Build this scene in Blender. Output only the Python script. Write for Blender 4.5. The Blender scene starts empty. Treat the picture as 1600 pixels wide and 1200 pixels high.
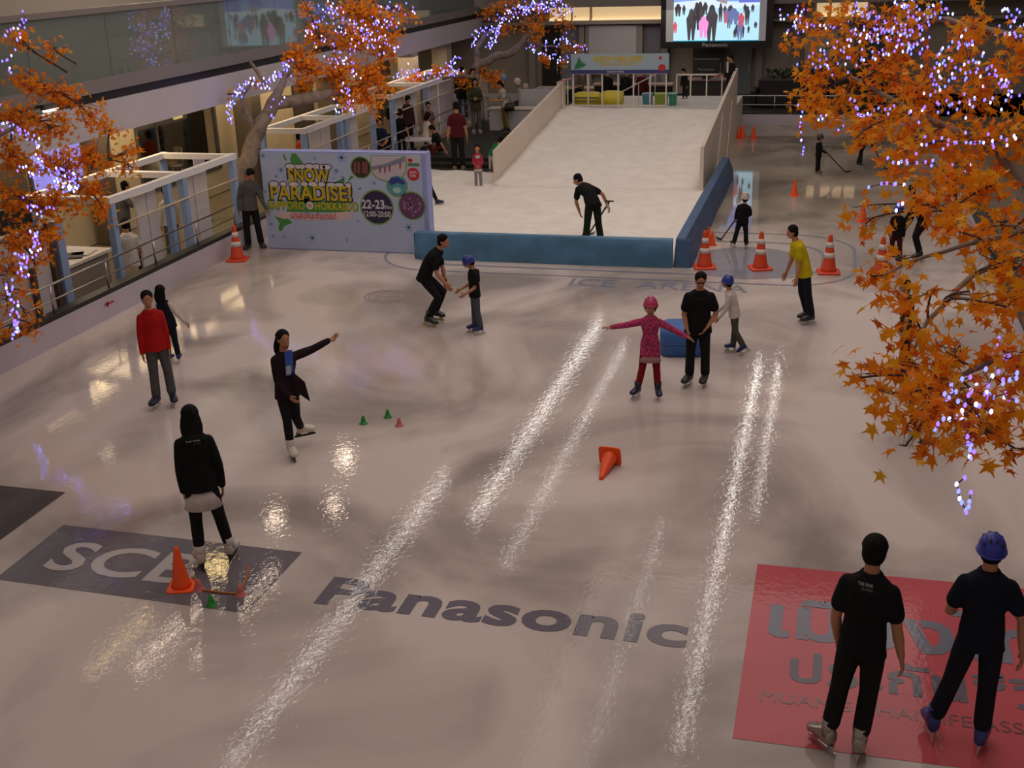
import bpy, bmesh, math, random
from mathutils import Vector, Matrix
V = Vector
PI = math.pi
sc = bpy.context.scene
COL = sc.collection
random.seed(7)

# ------------------------------------------------------------------ camera
F_PX, PITCH, ROLL, YAW = 1818.18, .358656, -.0323006, -.274360
CAM = V((0, 0, 6.0))
_fw = V((math.sin(YAW)*math.cos(PITCH), math.cos(YAW)*math.cos(PITCH), -math.sin(PITCH)))
_r0 = V((math.cos(YAW), -math.sin(YAW), 0))
_u0 = _r0.cross(_fw)
_r = _r0*math.cos(ROLL) + _u0*math.sin(ROLL)
_u = -_r0*math.sin(ROLL) + _u0*math.cos(ROLL)
cd = bpy.data.cameras.new('camera')
cam = bpy.data.objects.new('camera', cd)
COL.objects.link(cam)
cd.sensor_width = 36.0
cd.lens = F_PX/1600*36
cd.clip_end = 300
cam.matrix_world = Matrix(((_r.x, _u.x, -_fw.x, CAM.x), (_r.y, _u.y, -_fw.y, CAM.y),
                           (_r.z, _u.z, -_fw.z, CAM.z), (0, 0, 0, 1)))
sc.camera = cam

# ------------------------------------------------------------------ light
sc.view_settings.view_transform = 'Standard'
sc.view_settings.look = 'None'
sc.view_settings.gamma = 1
sc.view_settings.use_curve_mapping = False
sc.view_settings.exposure = 0.0
w = bpy.data.worlds.new('hall_ambient')
sc.world = w
w.use_nodes = True
w.node_tree.nodes['Background'].inputs[0].default_value = (1.0, .82, .74, 1)
w.node_tree.nodes['Background'].inputs[1].default_value = 0.21


def area(name, loc, size, power, color, rot=(0, 0, 0), size_y=None):
    d = bpy.data.lights.new(name, 'AREA')
    d.energy = power
    d.color = color
    d.size = size
    if size_y:
        d.shape = 'RECTANGLE'
        d.size_y = size_y
    o = bpy.data.objects.new(name, d)
    COL.objects.link(o)
    o.location = loc
    o.rotation_euler = rot
    return o


area('rink_fill_light', (-1.5, 18, 11.5), 9, 760, (1, .84, .76), size_y=24)  # added wide soft fill over the rink, not an actual fixture
area('shop_light', (-15.2, 21.5, 2.62), 1.2, 85, (1, .74, .42), size_y=7)
area('shop_light', (-15.2, 30.5, 2.62), 1.2, 100, (1, .74, .42), size_y=9)
area('shop_light', (-14.2, 39.5, 2.6), 1.6, 55, (1, .74, .45), size_y=6)
area('lobby_light', (-7.2, 45.2, 3.6), 5, 45, (1, .84, .68), size_y=2)
area('gallery_light', (-17, 28, 7.4), 3, 110, (1, .9, .8), size_y=30)


# ------------------------------------------------------------------ helpers
def ray(px, py):
    return _r*(px-800) - _u*(py-600) + _fw*F_PX


def on_z(px, py, z=0.0):
    d = ray(px, py)
    return CAM + d*((z-CAM.z)/d.z)


def on_x(px, py, x):
    d = ray(px, py)
    return CAM + d*(x/d.x)


def on_y(px, py, y):
    d = ray(px, py)
    return CAM + d*(y/d.y)


def at(px, py, depth):
    return CAM + ray(px, py)*(depth/F_PX)


def proj(p):
    q = V(p)-CAM
    k = q.dot(_fw)
    return 800+F_PX*q.dot(_r)/k, 600-F_PX*q.dot(_u)/k, k


W = {}


class MB:
    def __init__(s):
        s.v, s.f, s.m, s.mi = [], [], [], 0

    def add(s, vs, fs):
        o = len(s.v)
        s.v += [V(p) for p in vs]
        for q in fs:
            s.f.append([i+o for i in q])
            s.m.append(s.mi)
        return s

    def box(s, c, sz, M=None):
        c = V(c)
        hx, hy, hz = sz[0]/2, sz[1]/2, sz[2]/2
        vs = [V((x, y, z)) for x in (-hx, hx) for y in (-hy, hy) for z in (-hz, hz)]
        if M is not None:
            vs = [M @ p for p in vs]
        return s.add([p+c for p in vs], [(0, 1, 3, 2), (4, 6, 7, 5), (0, 4, 5, 1), (2, 3, 7, 6), (0, 2, 6, 4), (1, 5, 7, 3)])

    def box2(s, a, b):
        a, b = V(a), V(b)
        return s.box((a+b)/2, [abs(x) for x in (b-a)])

    def bar(s, a, b, wd, ht):
        a, b = V(a), V(b)
        d = b-a
        L = d.length
        d.normalize()
        up = V((0, 0, 1)) if abs(d.z) < .95 else V((0, 1, 0))
        x = d.cross(up).normalized()
        z = x.cross(d)
        M = Matrix((x, d, z)).transposed()
        return s.box((a+b)/2, (wd, L, ht), M)

    def loft(s, rings, cap=True):
        n = len(rings[0])
        o = len(s.v)
        fs = []
        for i in range(len(rings)-1):
            for j in range(n):
                k = (j+1) % n
                fs.append((i*n+j, i*n+k, (i+1)*n+k, (i+1)*n+j))
        if cap:
            fs.append(tuple(range(n-1, -1, -1)))
            fs.append(tuple((len(rings)-1)*n+j for j in range(n)))
        return s.add([p for r in rings for p in r], fs)

    def tube(s, pts, rad, n=8, round_ends=False):
        pts = [V(p) for p in pts]
        if not isinstance(rad, (list, tuple)):
            rad = [rad]*len(pts)
        rad = list(rad)
        if round_ends:
            d0 = (pts[0]-pts[1]).normalized()
            d1 = (pts[-1]-pts[-2]).normalized()
            r0, r1 = rad[0], rad[-1]
            pts = [pts[0]+d0*r0*.95, pts[0]+d0*r0*.6] + pts + [pts[-1]+d1*r1*.6, pts[-1]+d1*r1*.95]
            rad = [r0*.3, r0*.8] + rad + [r1*.8, r1*.3]
        rings = []
        t = (pts[1]-pts[0]).normalized()
        a = t.orthogonal().normalized()
        for i, p in enumerate(pts):
            if 0 < i < len(pts)-1:
                t = ((pts[i+1]-p).normalized()+(p-pts[i-1]).normalized())
            elif i == 0:
                t = pts[1]-p
            else:
                t = p-pts[i-1]
            if t.length < 1e-9:
                t = pts[min(i+1, len(pts)-1)]-pts[max(i-1, 0)]
            t.normalize()
            a = a - t*a.dot(t)
            if a.length < 1e-6:
                a = t.orthogonal()
            a.normalize()
            b = t.cross(a)
            rings.append([p+(a*math.cos(2*PI*j/n)+b*math.sin(2*PI*j/n))*rad[i] for j in range(n)])
        return s.loft(rings)

    def ell(s, c, r, M=None, nu=14, nv=9, z0=-1.0):
        c = V(c)
        rings = []
        a0 = math.asin(max(-1, z0))
        for i in range(nv+1):
            a = a0+(PI/2-a0)*i/nv
            ca, sa = max(math.cos(a), .02), math.sin(a)
            ring = []
            for j in range(nu):
                p = V((r[0]*ca*math.cos(2*PI*j/nu), r[1]*ca*math.sin(2*PI*j/nu), r[2]*sa))
                ring.append(c+(M @ p if M is not None else p))
            rings.append(ring)
        return s.loft(rings)

    def lathe(s, prof, c, n=20, M=None):
        c = V(c)
        rings = []
        for r, z in prof:
            ring = []
            for j in range(n):
                p = V((r*math.cos(2*PI*j/n), r*math.sin(2*PI*j/n), z))
                ring.append(c+(M @ p if M is not None else p))
            rings.append(ring)
        return s.loft(rings)

    def flat(s, pts3, thick=None):
        """a polygon; thick is an extrusion vector"""
        pts3 = [V(p) for p in pts3]
        n = len(pts3)
        if thick is None:
            return s.add(pts3, [tuple(range(n))])
        th = V(thick)
        return s.add(pts3+[p+th for p in pts3],
                     [tuple(range(n-1, -1, -1)), tuple(range(n, 2*n))]+[(j, (j+1) % n, n+(j+1) % n, n+j) for j in range(n)])

    def text(s, body, o, ux, vy, box, weight=0.0, shear=0.0, thick=0.0):
        """lettering fitted to the box (u0,u1,v0,v1) in the plane o + u*ux + v*vy"""
        c = bpy.data.curves.new('lettering', 'FONT')
        c.body = body
        c.offset = weight
        c.shear = shear
        c.resolution_u = 4
        c.space_character = 1+weight*1.6
        t = bpy.data.objects.new('lettering', c)
        m = bpy.data.meshes.new_from_object(t)
        vs = [p.co.copy() for p in m.vertices]
        fs = [tuple(p.vertices) for p in m.polygons]
        bpy.data.objects.remove(t)
        bpy.data.curves.remove(c)
        bpy.data.meshes.remove(m)
        if not vs:
            return s
        x0, x1 = min(p.x for p in vs), max(p.x for p in vs)
        y0, y1 = min(p.y for p in vs), max(p.y for p in vs)
        u0, u1, v0, v1 = box
        o, ux, vy = V(o), V(ux), V(vy)
        nrm = ux.cross(vy).normalized()*thick
        out = [o+ux*(u0+(p.x-x0)/(x1-x0)*(u1-u0))+vy*(v0+(p.y-y0)/(y1-y0)*(v1-v0))+nrm for p in vs]
        return s.add(out, fs)

    def obj(s, name, mats, parent=None, smooth=False, world=True, recalc=True):
        me = bpy.data.meshes.new(name)
        vs = s.v
        if parent is not None and world and parent.name in W:
            inv = W[parent.name].inverted()
            vs = [inv @ p for p in s.v]
        me.from_pydata(vs, [], s.f)
        if not isinstance(mats, (list, tuple)):
            mats = [mats]
        for m in mats:
            me.materials.append(m)
        if len(mats) > 1:
            me.polygons.foreach_set('material_index', s.m)
        if recalc:
            bm = bmesh.new()
            bm.from_mesh(me)
            bmesh.ops.recalc_face_normals(bm, faces=bm.faces)
            bm.to_mesh(me)
            bm.free()
        if smooth:
            me.polygons.foreach_set('use_smooth', [True]*len(me.polygons))
        o = bpy.data.objects.new(name, me)
        COL.objects.link(o)
        if parent is not None:
            o.parent = parent
            if parent.name in W:
                W[o.name] = W[parent.name]
        return o


def autosmooth(o, ang=40):
    me = o.data
    me.polygons.foreach_set('use_smooth', [True]*len(me.polygons))
    me.set_sharp_from_angle(angle=math.radians(ang))
    return o


def tag(o, label=None, cat=None, group=None, kind=None):
    for k, v in (('label', label), ('category', cat), ('group', group), ('kind', kind)):
        if v:
            o[k] = v
    return o


def thing(name, label, cat, loc=(0, 0, 0), rz=0.0, group=None):
    o = bpy.data.objects.new(name, None)
    o.empty_display_size = .2
    COL.objects.link(o)
    o.location = loc
    o.rotation_euler = (0, 0, rz)
    W[o.name] = Matrix.Translation(V(loc)) @ Matrix.Rotation(rz, 4, 'Z')
    return tag(o, label, cat, group)


def struct(name, mb, mats, smooth=False):
    return tag(mb.obj(name, mats, None, smooth), kind='structure')


MATS = {}


def mat(name, col, rough=.6, metal=0.0, spec=.5, emit=None, estr=0.0, noise=None, bump=0.0):
    """noise = (scale, amount): soft wear of the colour itself"""
    if name in MATS:
        return MATS[name]
    m = bpy.data.materials.new(name)
    m.use_nodes = True
    nt = m.node_tree
    b = nt.nodes['Principled BSDF']
    b.inputs['Base Color'].default_value = (*col, 1)
    b.inputs['Roughness'].default_value = rough
    b.inputs['Metallic'].default_value = metal
    b.inputs['Specular IOR Level'].default_value = spec
    if emit:
        b.inputs['Emission Color'].default_value = (*emit, 1)
        b.inputs['Emission Strength'].default_value = estr
    if noise or bump:
        tc = nt.nodes.new('ShaderNodeTexCoord')
        nz = nt.nodes.new('ShaderNodeTexNoise')
        nz.inputs['Scale'].default_value = noise[0] if noise else 20
        nz.inputs['Detail'].default_value = 4
        nt.links.new(tc.outputs['Object'], nz.inputs['Vector'])
        if noise:
            rp = nt.nodes.new('ShaderNodeMapRange')
            rp.inputs['From Min'].default_value = .3
            rp.inputs['From Max'].default_value = .7
            rp.inputs['To Min'].default_value = 1-noise[1]
            rp.inputs['To Max'].default_value = 1+noise[1]
            nt.links.new(nz.outputs['Fac'], rp.inputs['Value'])
            mx = nt.nodes.new('ShaderNodeVectorMath')
            mx.operation = 'SCALE'
            mx.inputs[0].default_value = col
            nt.links.new(rp.outputs['Result'], mx.inputs['Scale'])
            nt.links.new(mx.outputs['Vector'], b.inputs['Base Color'])
        if bump:
            bp = nt.nodes.new('ShaderNodeBump')
            bp.inputs['Strength'].default_value = bump
            bp.inputs['Distance'].default_value = .02
            nt.links.new(nz.outputs['Fac'], bp.inputs['Height'])
            nt.links.new(bp.outputs['Normal'], b.inputs['Normal'])
    MATS[name] = m
    return m


def ice_mat(name, c1, c2):
    """wet skated ice: milky body colour with cloudy patches under a glossy, finely scored surface"""
    m = bpy.data.materials.new(name)
    m.use_nodes = True
    nt = m.node_tree
    N, L = nt.nodes, nt.links
    b = N['Principled BSDF']
    tc = N.new('ShaderNodeTexCoord')
    mp = N.new('ShaderNodeMapping')
    mp.inputs['Scale'].default_value = (1, .8, 1)
    mp.inputs['Rotation'].default_value = (0, 0, .5)
    L.new(tc.outputs['Object'], mp.inputs['Vector'])
    n1 = N.new('ShaderNodeTexNoise')
    n1.inputs['Scale'].default_value = .28
    n1.inputs['Detail'].default_value = 5
    n1.inputs['Distortion'].default_value = 1.2
    L.new(mp.outputs['Vector'], n1.inputs['Vector'])
    cr = N.new('ShaderNodeValToRGB')
    cr.color_ramp.elements[0].position = .36
    cr.color_ramp.elements[1].position = .58
    cr.color_ramp.elements[0].color = (*c1, 1)
    cr.color_ramp.elements[1].color = (*c2, 1)
    L.new(n1.outputs['Fac'], cr.inputs['Fac'])
    # far end: freshly flooded, smoother ice, the lobby's dark reflection painted into its colour
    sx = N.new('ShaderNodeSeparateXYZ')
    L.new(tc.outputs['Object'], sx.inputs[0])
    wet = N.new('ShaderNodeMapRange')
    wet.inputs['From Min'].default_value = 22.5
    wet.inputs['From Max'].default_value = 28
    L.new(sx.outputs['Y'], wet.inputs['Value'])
    dark_refl = N.new('ShaderNodeMix')
    dark_refl.data_type = 'RGBA'
    dark_refl.blend_type = 'MULTIPLY'
    for k_ in dark_refl.inputs:
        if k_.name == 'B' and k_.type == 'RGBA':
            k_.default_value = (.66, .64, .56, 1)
    L.new(wet.outputs['Result'], dark_refl.inputs[0])
    ca = [k_ for k_ in dark_refl.inputs if k_.name == 'A' and k_.type == 'RGBA'][0]
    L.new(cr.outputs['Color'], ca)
    L.new([k_ for k_ in dark_refl.outputs if k_.type == 'RGBA'][0], b.inputs['Base Color'])
    b.inputs['IOR'].default_value = 1.31
    # gloss: patches of wet and scraped ice
    n2 = N.new('ShaderNodeTexNoise')
    n2.inputs['Scale'].default_value = .5
    n2.inputs['Detail'].default_value = 6
    L.new(tc.outputs['Object'], n2.inputs['Vector'])
    mr = N.new('ShaderNodeMapRange')
    mr.inputs['From Min'].default_value = .35
    mr.inputs['From Max'].default_value = .65
    mr.inputs['To Min'].default_value = .02
    mr.inputs['To Max'].default_value = .05
    L.new(n2.outputs['Fac'], mr.inputs['Value'])
    L.new(mr.outputs['Result'], b.inputs['Roughness'])
    # score marks and ripples
    n3 = N.new('ShaderNodeTexNoise')
    n3.inputs['Scale'].default_value = 15
    n3.inputs['Detail'].default_value = 3
    n3.inputs['Distortion'].default_value = .8
    L.new(mp.outputs['Vector'], n3.inputs['Vector'])
    bp = N.new('ShaderNodeBump')
    bp.inputs['Strength'].default_value = .16
    bp.inputs['Distance'].default_value = .006
    bs = N.new('ShaderNodeMapRange')
    bs.inputs['To Min'].default_value = .16
    bs.inputs['To Max'].default_value = .018
    L.new(wet.outputs['Result'], bs.inputs['Value'])
    L.new(bs.outputs['Result'], bp.inputs['Strength'])
    L.new(n3.outputs['Fac'], bp.inputs['Height'])
    L.new(bp.outputs['Normal'], b.inputs['Normal'])
    return m


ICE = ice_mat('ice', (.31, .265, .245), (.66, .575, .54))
ICE_GREY = ice_mat('ice_grey_paint', (.13, .115, .135), (.17, .15, .175))
ICE_DARK = ice_mat('ice_dark_paint', (.075, .065, .065), (.10, .09, .09))
ICE_LETTER = ice_mat('ice_slate_paint', (.12, .11, .14), (.17, .155, .19))
ICE_PALE = ice_mat('ice_pale_paint', (.46, .41, .41), (.52, .47, .47))
ICE_RED = ice_mat('ice_red_paint', (.50, .085, .105), (.58, .105, .125))
ICE_BLUEGREY = ice_mat('ice_bluegrey_paint', (.17, .18, .24), (.21, .22, .28))
ICE_FAINT = ice_mat('ice_faint_paint', (.22, .22, .28), (.31, .30, .35))
SNOW = mat('snow', (.80, .75, .69), .85, spec=.2, noise=(2.5, .06), bump=.35)
BOARD = mat('rink_board', (.52, .47, .52), .4, noise=(1.5, .05))
CURB = mat('dark_curb', (.018, .017, .012), .5)
STEEL = mat('steel', (.55, .5, .45), .3, metal=1)
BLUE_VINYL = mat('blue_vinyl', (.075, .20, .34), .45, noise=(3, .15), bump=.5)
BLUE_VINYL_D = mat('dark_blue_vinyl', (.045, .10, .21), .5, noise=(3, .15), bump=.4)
WHITE_WALL = mat('white_panel', (.70, .64, .58), .55, noise=(1.2, .04))
CREAM = mat('cream_wall', (.42, .35, .24), .6, noise=(2, .1))
FASCIA = mat('fascia', (.50, .46, .50), .6, noise=(1, .04))
GREY = mat('grey_paint', (.30, .28, .28), .6)
DGREY = mat('dark_grey', (.06, .06, .06), .6)
BLACK = mat('black', (.008, .008, .008), .5)
WOODB = mat('brown_board', (.10, .06, .045), .6)
WHITE_F = mat('white_frame', (.74, .72, .74), .4)
BLUE_F = mat('blue_frame', (.26, .37, .60), .45)
DECK = mat('dark_floor', (.022, .020, .011), .6, spec=.2, noise=(3, .3))
TILE = mat('walkway_floor', (.16, .13, .085), .35, noise=(2, .2))

# ------------------------------------------------------------------ setting
XL, XR, YB = -12.32, 2.95, 41.6
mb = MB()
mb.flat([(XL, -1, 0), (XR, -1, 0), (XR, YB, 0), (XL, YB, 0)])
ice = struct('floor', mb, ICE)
W[ice.name] = Matrix.Identity(4)
ice['label'] = 'pale wet skating ice with cloudy scored surface'


def ice_paint(name, mb, m, label):
    o = mb.obj(name, m, ice, recalc=False)
    o['label'] = label
    return o


X3, Y3 = V((1, 0, 0)), V((0, 1, 0))
Z3 = V((0, 0, 1))
# painted sponsor panels and lettering, lying in the ice
ice_paint('ice_panel', MB().flat([(-8.15, 8.83, .003), (-5.24, 8.78, .003), (-5.22, 10.03, .003), (-8.19, 10.06, .003)]), ICE_GREY,
          'slate grey painted panel with pale capital letters')
mb = MB()
mb.text('SCB', (-7.83, 9.12, .006), X3, Y3, (0, 1.72, 0, .62), weight=.02)
ice_paint('ice_lettering', mb, ICE_PALE, 'pale letters SCB')
ice_paint('ice_panel', MB().flat([(-11.6, 9.55, .003), (-8.67, 9.55, .003), (-8.69, 10.82, .003), (-11.6, 10.84, .003)]), ICE_DARK,
          'dark brown painted panel at the left')
mb = MB()
mb.text('Panasonic', (-4.67, 9.09, .004), X3, Y3, (0, 3.66, 0, .53), weight=.032)
ice_paint('ice_lettering', mb, ICE_LETTER, 'dark lettering Panasonic')
mb = MB()
mb.text('ICE  ARENA', (-4.68, 20.72, .004), X3, Y3, (0, 3.35, 0, .5), weight=.012)
ice_paint('ice_lettering', mb, ICE_FAINT, 'faint lettering ICE ARENA')
ice_paint('ice_panel', MB().flat([(-.48, 7.9, .003), (2.75, 7.95, .003), (2.75, 10.84, .003), (-.48, 10.78, .003)]), ICE_RED,
          'large pink red painted square')
mb = MB()
mb.text('เมืองไทย', (-.30, 9.45, .006), X3, Y3, (0, 2.9, 0, .83), weight=.03)
ice_paint('ice_lettering', mb, ICE_BLUEGREY, 'blue grey Thai lettering, upper row')
mb = MB()
mb.text('ประกันชีวิต', (-.08, 8.78, .006), X3, Y3, (0, 2.45, 0, .50), weight=.022)
ice_paint('ice_lettering', mb, ICE_LETTER, 'dark Thai lettering, lower row')
mb = MB()
mb.text('MUANG THAI LIFE ASSURANCE', (-.30, 8.45, .006), X3, Y3, (0, 2.9, 0, .15))
ice_paint('ice_lettering', mb, mat('ice_small_letters', (.20, .075, .08), .15), 'small dark capital lettering')


def ring_strip(mb, pts, wd, z=.004, closed=True):
    n = len(pts)
    inn, out = [], []
    for i in range(n):
        a, b = V(pts[i-1 if (closed or i) else i]), V(pts[(i+1) % n if (closed or i < n-1) else i])
        t = (b-a).normalized()
        nn = V((-t.y, t.x))
        p = V(pts[i])
        out.append((*(p-nn*wd/2), z))
        inn.append((*(p+nn*wd/2), z))
    fs = [(i, (i+1) % n, n+(i+1) % n, n+i) for i in range(n if closed else n-1)]
    mb.add(inn+out, fs)


def rrect(x0, x1, y0, y1, r, n=8):
    out = []
    for cx, cy, a0 in ((x1-r, y1-r, 0), (x0+r, y1-r, 90), (x0+r, y0+r, 180), (x1-r, y0+r, 270)):
        for k in range(n+1):
            a = math.radians(a0+90*k/n)
            out.append((cx+r*math.cos(a), cy+r*math.sin(a)))
    return out


mb = MB()
ring_strip(mb, rrect(-9.0, .55, 21.35, 25.4, 1.3), .07)
ring_strip(mb, rrect(-8.4, -.05, 21.85, 24.6, 1.0), .09)
ice_paint('ice_line', mb, ICE_FAINT, 'thin blue grey rink lines running round the ramp front')
mb = MB()
mb.flat([(-1.5+1.15*math.cos(2*PI*k/32), 22.9+1.25*math.sin(2*PI*k/32), .003) for k in range(32)])
ice_paint('ice_line', mb, ICE_FAINT, 'grey painted disc in the ice beside the cones')
mb = MB()
c = on_z(605, 463)
for rr in (.42, .34):
    ring_strip(mb, [(c.x+rr*math.cos(2*PI*k/28), c.y+rr*math.sin(2*PI*k/28)) for k in range(28)], .03)
for k in range(5):
    mb.box((c.x, c.y-.24+k*.12, .003), (.5-abs(k-2)*.1, .035, .002))
ice_paint('ice_line', mb, mat('ice_emblem', (.36, .30, .27), .15), 'faint round emblem in the ice')

# left boards with curb and walkway
struct('wall_left', MB().box2((XL-.16, 5, 0), (XL, 31.4, .42)), BOARD)
mb = MB()
mb.box2((XL-.22, 5, .36), (XL-.01, 31.4, .50))
struct('trim_1', mb, CURB)
arrow = MB()
p = on_x(172, 473, XL)
arrow.box((XL+.004, p.y, p.z+.0), (.006, .22, .035), Matrix.Rotation(.0, 3, 'X'))
arrow.flat([(XL+.007, p.y-.2, p.z), (XL+.007, p.y-.06, p.z+.06), (XL+.007, p.y-.06, p.z-.06)])
a_o = tag(arrow.obj('arrow_sticker', mat('red_sticker', (.45, .03, .04), .5)), 'small red arrow sticker on the left rink board', 'sticker')
mb = MB()
mb.box2((-26, 5, -.25), (XL-.2, 31.5, -.02))
mb.box2((-26, 31.5, -.25), (XL-.2, 60, -.02))
struct('floor_walkway', mb, TILE)
# railing along the left boards
def railing(name, label, a, b, zb, h, nposts, mats=STEEL, mid=True, r=.022):
    a, b = V(a), V(b)
    t = thing(name, label, 'railing', (a.x, a.y, zb))
    up = V((0, 0, h))
    MB().tube([a+up, b+up], r, 8).obj('handrail', mats, t, True)
    if mid:
        MB().tube([a+up*.45, b+up*.45], r*.7, 8).obj('mid_rail', mats, t, True)
    for k in range(nposts):
        q = a.lerp(b, k/(nposts-1))
        MB().tube([q, q+up], r*.8, 8).obj('rail_post', mats, t, True)
    return t


railing('handrail', 'long steel handrail on the dark curb of the left boards', (XL-.11, 8, .50), (XL-.11, 22.4, .50), .5, .48, 10)
railing('handrail', 'steel handrail behind the snow event board by the far booths', (XL-.11, 24.2, .50), (XL-.11, 40.5, .50), .5, .48, 9)

# end boards
mb = MB()
mb.box2((-3.6, YB, 0), (XR+.2, YB+.15, .36))
for x in (-.1, 1.0, 2.1):
    mb.box2((x-.02, YB-.006, 0), (x+.02, YB+.01, .36))
struct('wall_back', mb, BOARD)
struct('trim_2', MB().box2((-12.3, YB, .36), (XR+.2, YB+.2, .42)), CURB)
railing('handrail', 'steel rail along the far end boards', (-3.3, YB+.1, .42), (XR, YB+.1, .42), .42, .55, 6)
# right boards
struct('wall_right', MB().box2((XR, -1, 0), (XR+.16, YB, .42)), BOARD)
struct('trim_3', MB().box2((XR-.02, -1, .38), (XR+.26, YB, .52)), CURB)
struct('floor_right', MB().box2((XR+.2, -1, -.2), (14, 60, .3)), TILE)
mb = MB()
mb.box2((9, 5, .3), (9.3, 60, 7))
for y in range(8, 60, 6):
    mb.box2((8.6, y, .3), (9, y+.7, 7))
struct('wall_far_right', mb, mat('grey_wall', (.22, .20, .19), .6))

# lobby behind the end boards
struct('floor_lobby', MB().box2((-12.3, YB+.15, -.1), (XR+6, 60, .3)), DECK)
mb = MB()
mb.box2((-16.5, 48, .3), (9.5, 48.3, 5.2))
struct('wall_lobby', mb, mat('lobby_wall', (.36, .31, .25), .6, noise=(1, .06)))
mb = MB()
mb.box2((-16.5, 46.6, 3.74), (9.5, 48, 4.8))
struct('trim_4', mb, mat('lobby_fascia', (.26, .235, .21), .6))
mb = MB()
mb.box2((-16.5, 47.2, 3.06), (9.5, 48, 3.18))
struct('trim_5', mb, mat('lobby_ledge', (.32, .28, .24), .6))
COVE = mat('cove_light', (.9, .75, .5), .5, emit=(1, .74, .42), estr=.85)
for x0, x1 in ((-11.4, -10.55), (-10.45, -9.78), (-9.66, -6.6), (-.95, -.5), (-.4, -.05), (.05, .4), (.5, .9)):
    t = thing('cove_lamp', 'warm lit strip set in the far wall above the doors', 'light', ((x0+x1)/2, 47.9, 3.2), group='lit strips on the far wall')
    MB().box2((x0, 47.93, 3.2), (x1, 47.99, 3.74)).obj('glow_panel', mat('cove_panel', (.75, .6, .4), .6, emit=(1, .70, .38), estr=.55), t)
    MB().box2((x0, 47.80, 3.18), (x1, 47.92, 3.235)).obj('tube_lamp', COVE, t)
for x in (-12.1, -10.0, -9.78, -7.7, -6.7, -3.0, -1.6, .4, 2.4):
    struct('trim_6', MB().box2((x-.13, 47.55, .3), (x+.13, 48, 3.06)), mat('lobby_pillar', (.27, .24, .21), .6))
n_door = 0
for x0, x1, m in ((-11.75, -11.0, BLACK), (-10.9, -10.1, mat('door_glass', (.20, .21, .24), .15)), (-7.6, -6.9, mat('door_glass', (0, 0, 0))),
                  (-5.6, -4.4, DGREY), (-4.2, -3.3, mat('door_glass', (0, 0, 0))), (-1.3, -.1, mat('pale_door', (.46, .42, .36), .5)), (.7, 2.1, DGREY)):
    n_door += 1
    d = struct('door_%d' % n_door, MB().box2((x0, 47.85, .3), (x1, 47.97, 2.9)), m)
    MB().box2((x1-.12, 47.78, 1.1), (x1-.08, 47.86, 1.5)).obj('door_handle', STEEL, d)
pnl = MB().box2((-9.72, 47.5, 1.2), (-7.8, 47.64, 3.0))
struct('trim_7', pnl, mat('grey_wall_panel', (.46, .44, .46), .5))

# left side: shop fronts, fascia and gallery
mb = MB()
mb.box2((-16.3, 5, 0), (-16.0, 24.6, 2.75))
mb.box2((-16.3, 28.4, 0), (-16.0, 48, 2.75))
mb.box2((-16.3, 24.6, 0), (-16.0, 28.4, .7))
mb.box2((-16.3, 24.6, 2.55), (-16.0, 28.4, 2.75))
struct('wall_shops', mb, CREAM)
struct('ceiling_walkway', MB().box2((-16.3, 5, 2.75), (-14.09, 48, 2.85)), mat('soffit', (.55, .5, .45), .7))
struct('trim_8', MB().box2((-14.1, 5, 2.74), (-14.0, 47, 3.40)), FASCIA)
struct('trim_9', MB().box2((-14.1, 5, 3.40), (-14.06, 47, 3.60)), BLACK)
struct('floor_gallery', MB().box2((-22, 5, 3.56), (-14.06, 48, 3.74)), mat('gallery_slab', (.22, .19, .18), .6))
struct('wall_gallery', MB().box2((-22.3, 5, 3.7), (-22, 48, 9)), mat('gallery_wall', (.25, .23, .21), .7))
struct('trim_10', MB().box2((-14.06, 5, 3.58), (-13.96, 47, 3.84)), mat('slab_edge', (.20, .18, .18), .5))
gm = bpy.data.materials.new('balustrade_glass')
gm.use_nodes = True
nt = gm.node_tree
b = nt.nodes['Principled BSDF']
b.inputs['Base Color'].default_value = (.20, .23, .22, 1)
b.inputs['Roughness'].default_value = .025
b.inputs['Specular IOR Level'].default_value = 1.0
tr = nt.nodes.new('ShaderNodeBsdfTransparent')
tr.inputs['Color'].default_value = (.72, .78, .76, 1)
mx = nt.nodes.new('ShaderNodeMixShader')
mx.inputs['Fac'].default_value = .62
nt.links.new(tr.outputs[0], mx.inputs[1])
nt.links.new(b.outputs[0], mx.inputs[2])
nt.links.new(mx.outputs[0], nt.nodes['Material Output'].inputs['Surface'])
t = thing('glass_balustrade', 'long grey glass balustrade of the gallery above the shops', 'balustrade', (-14, 5, 3.74))
y = 6.0
while y < 46:
    MB().box2((-14.0, y+.008, 3.84), (-13.975, y+2.49, 5.06)).obj('glass_pane', gm, t)
    y += 2.5
MB().box2((-14.06, 5, 5.05), (-13.92, 47, 5.16)).obj('top_rail', mat('rail_cap', (.17, .15, .14), .4), t)
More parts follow.
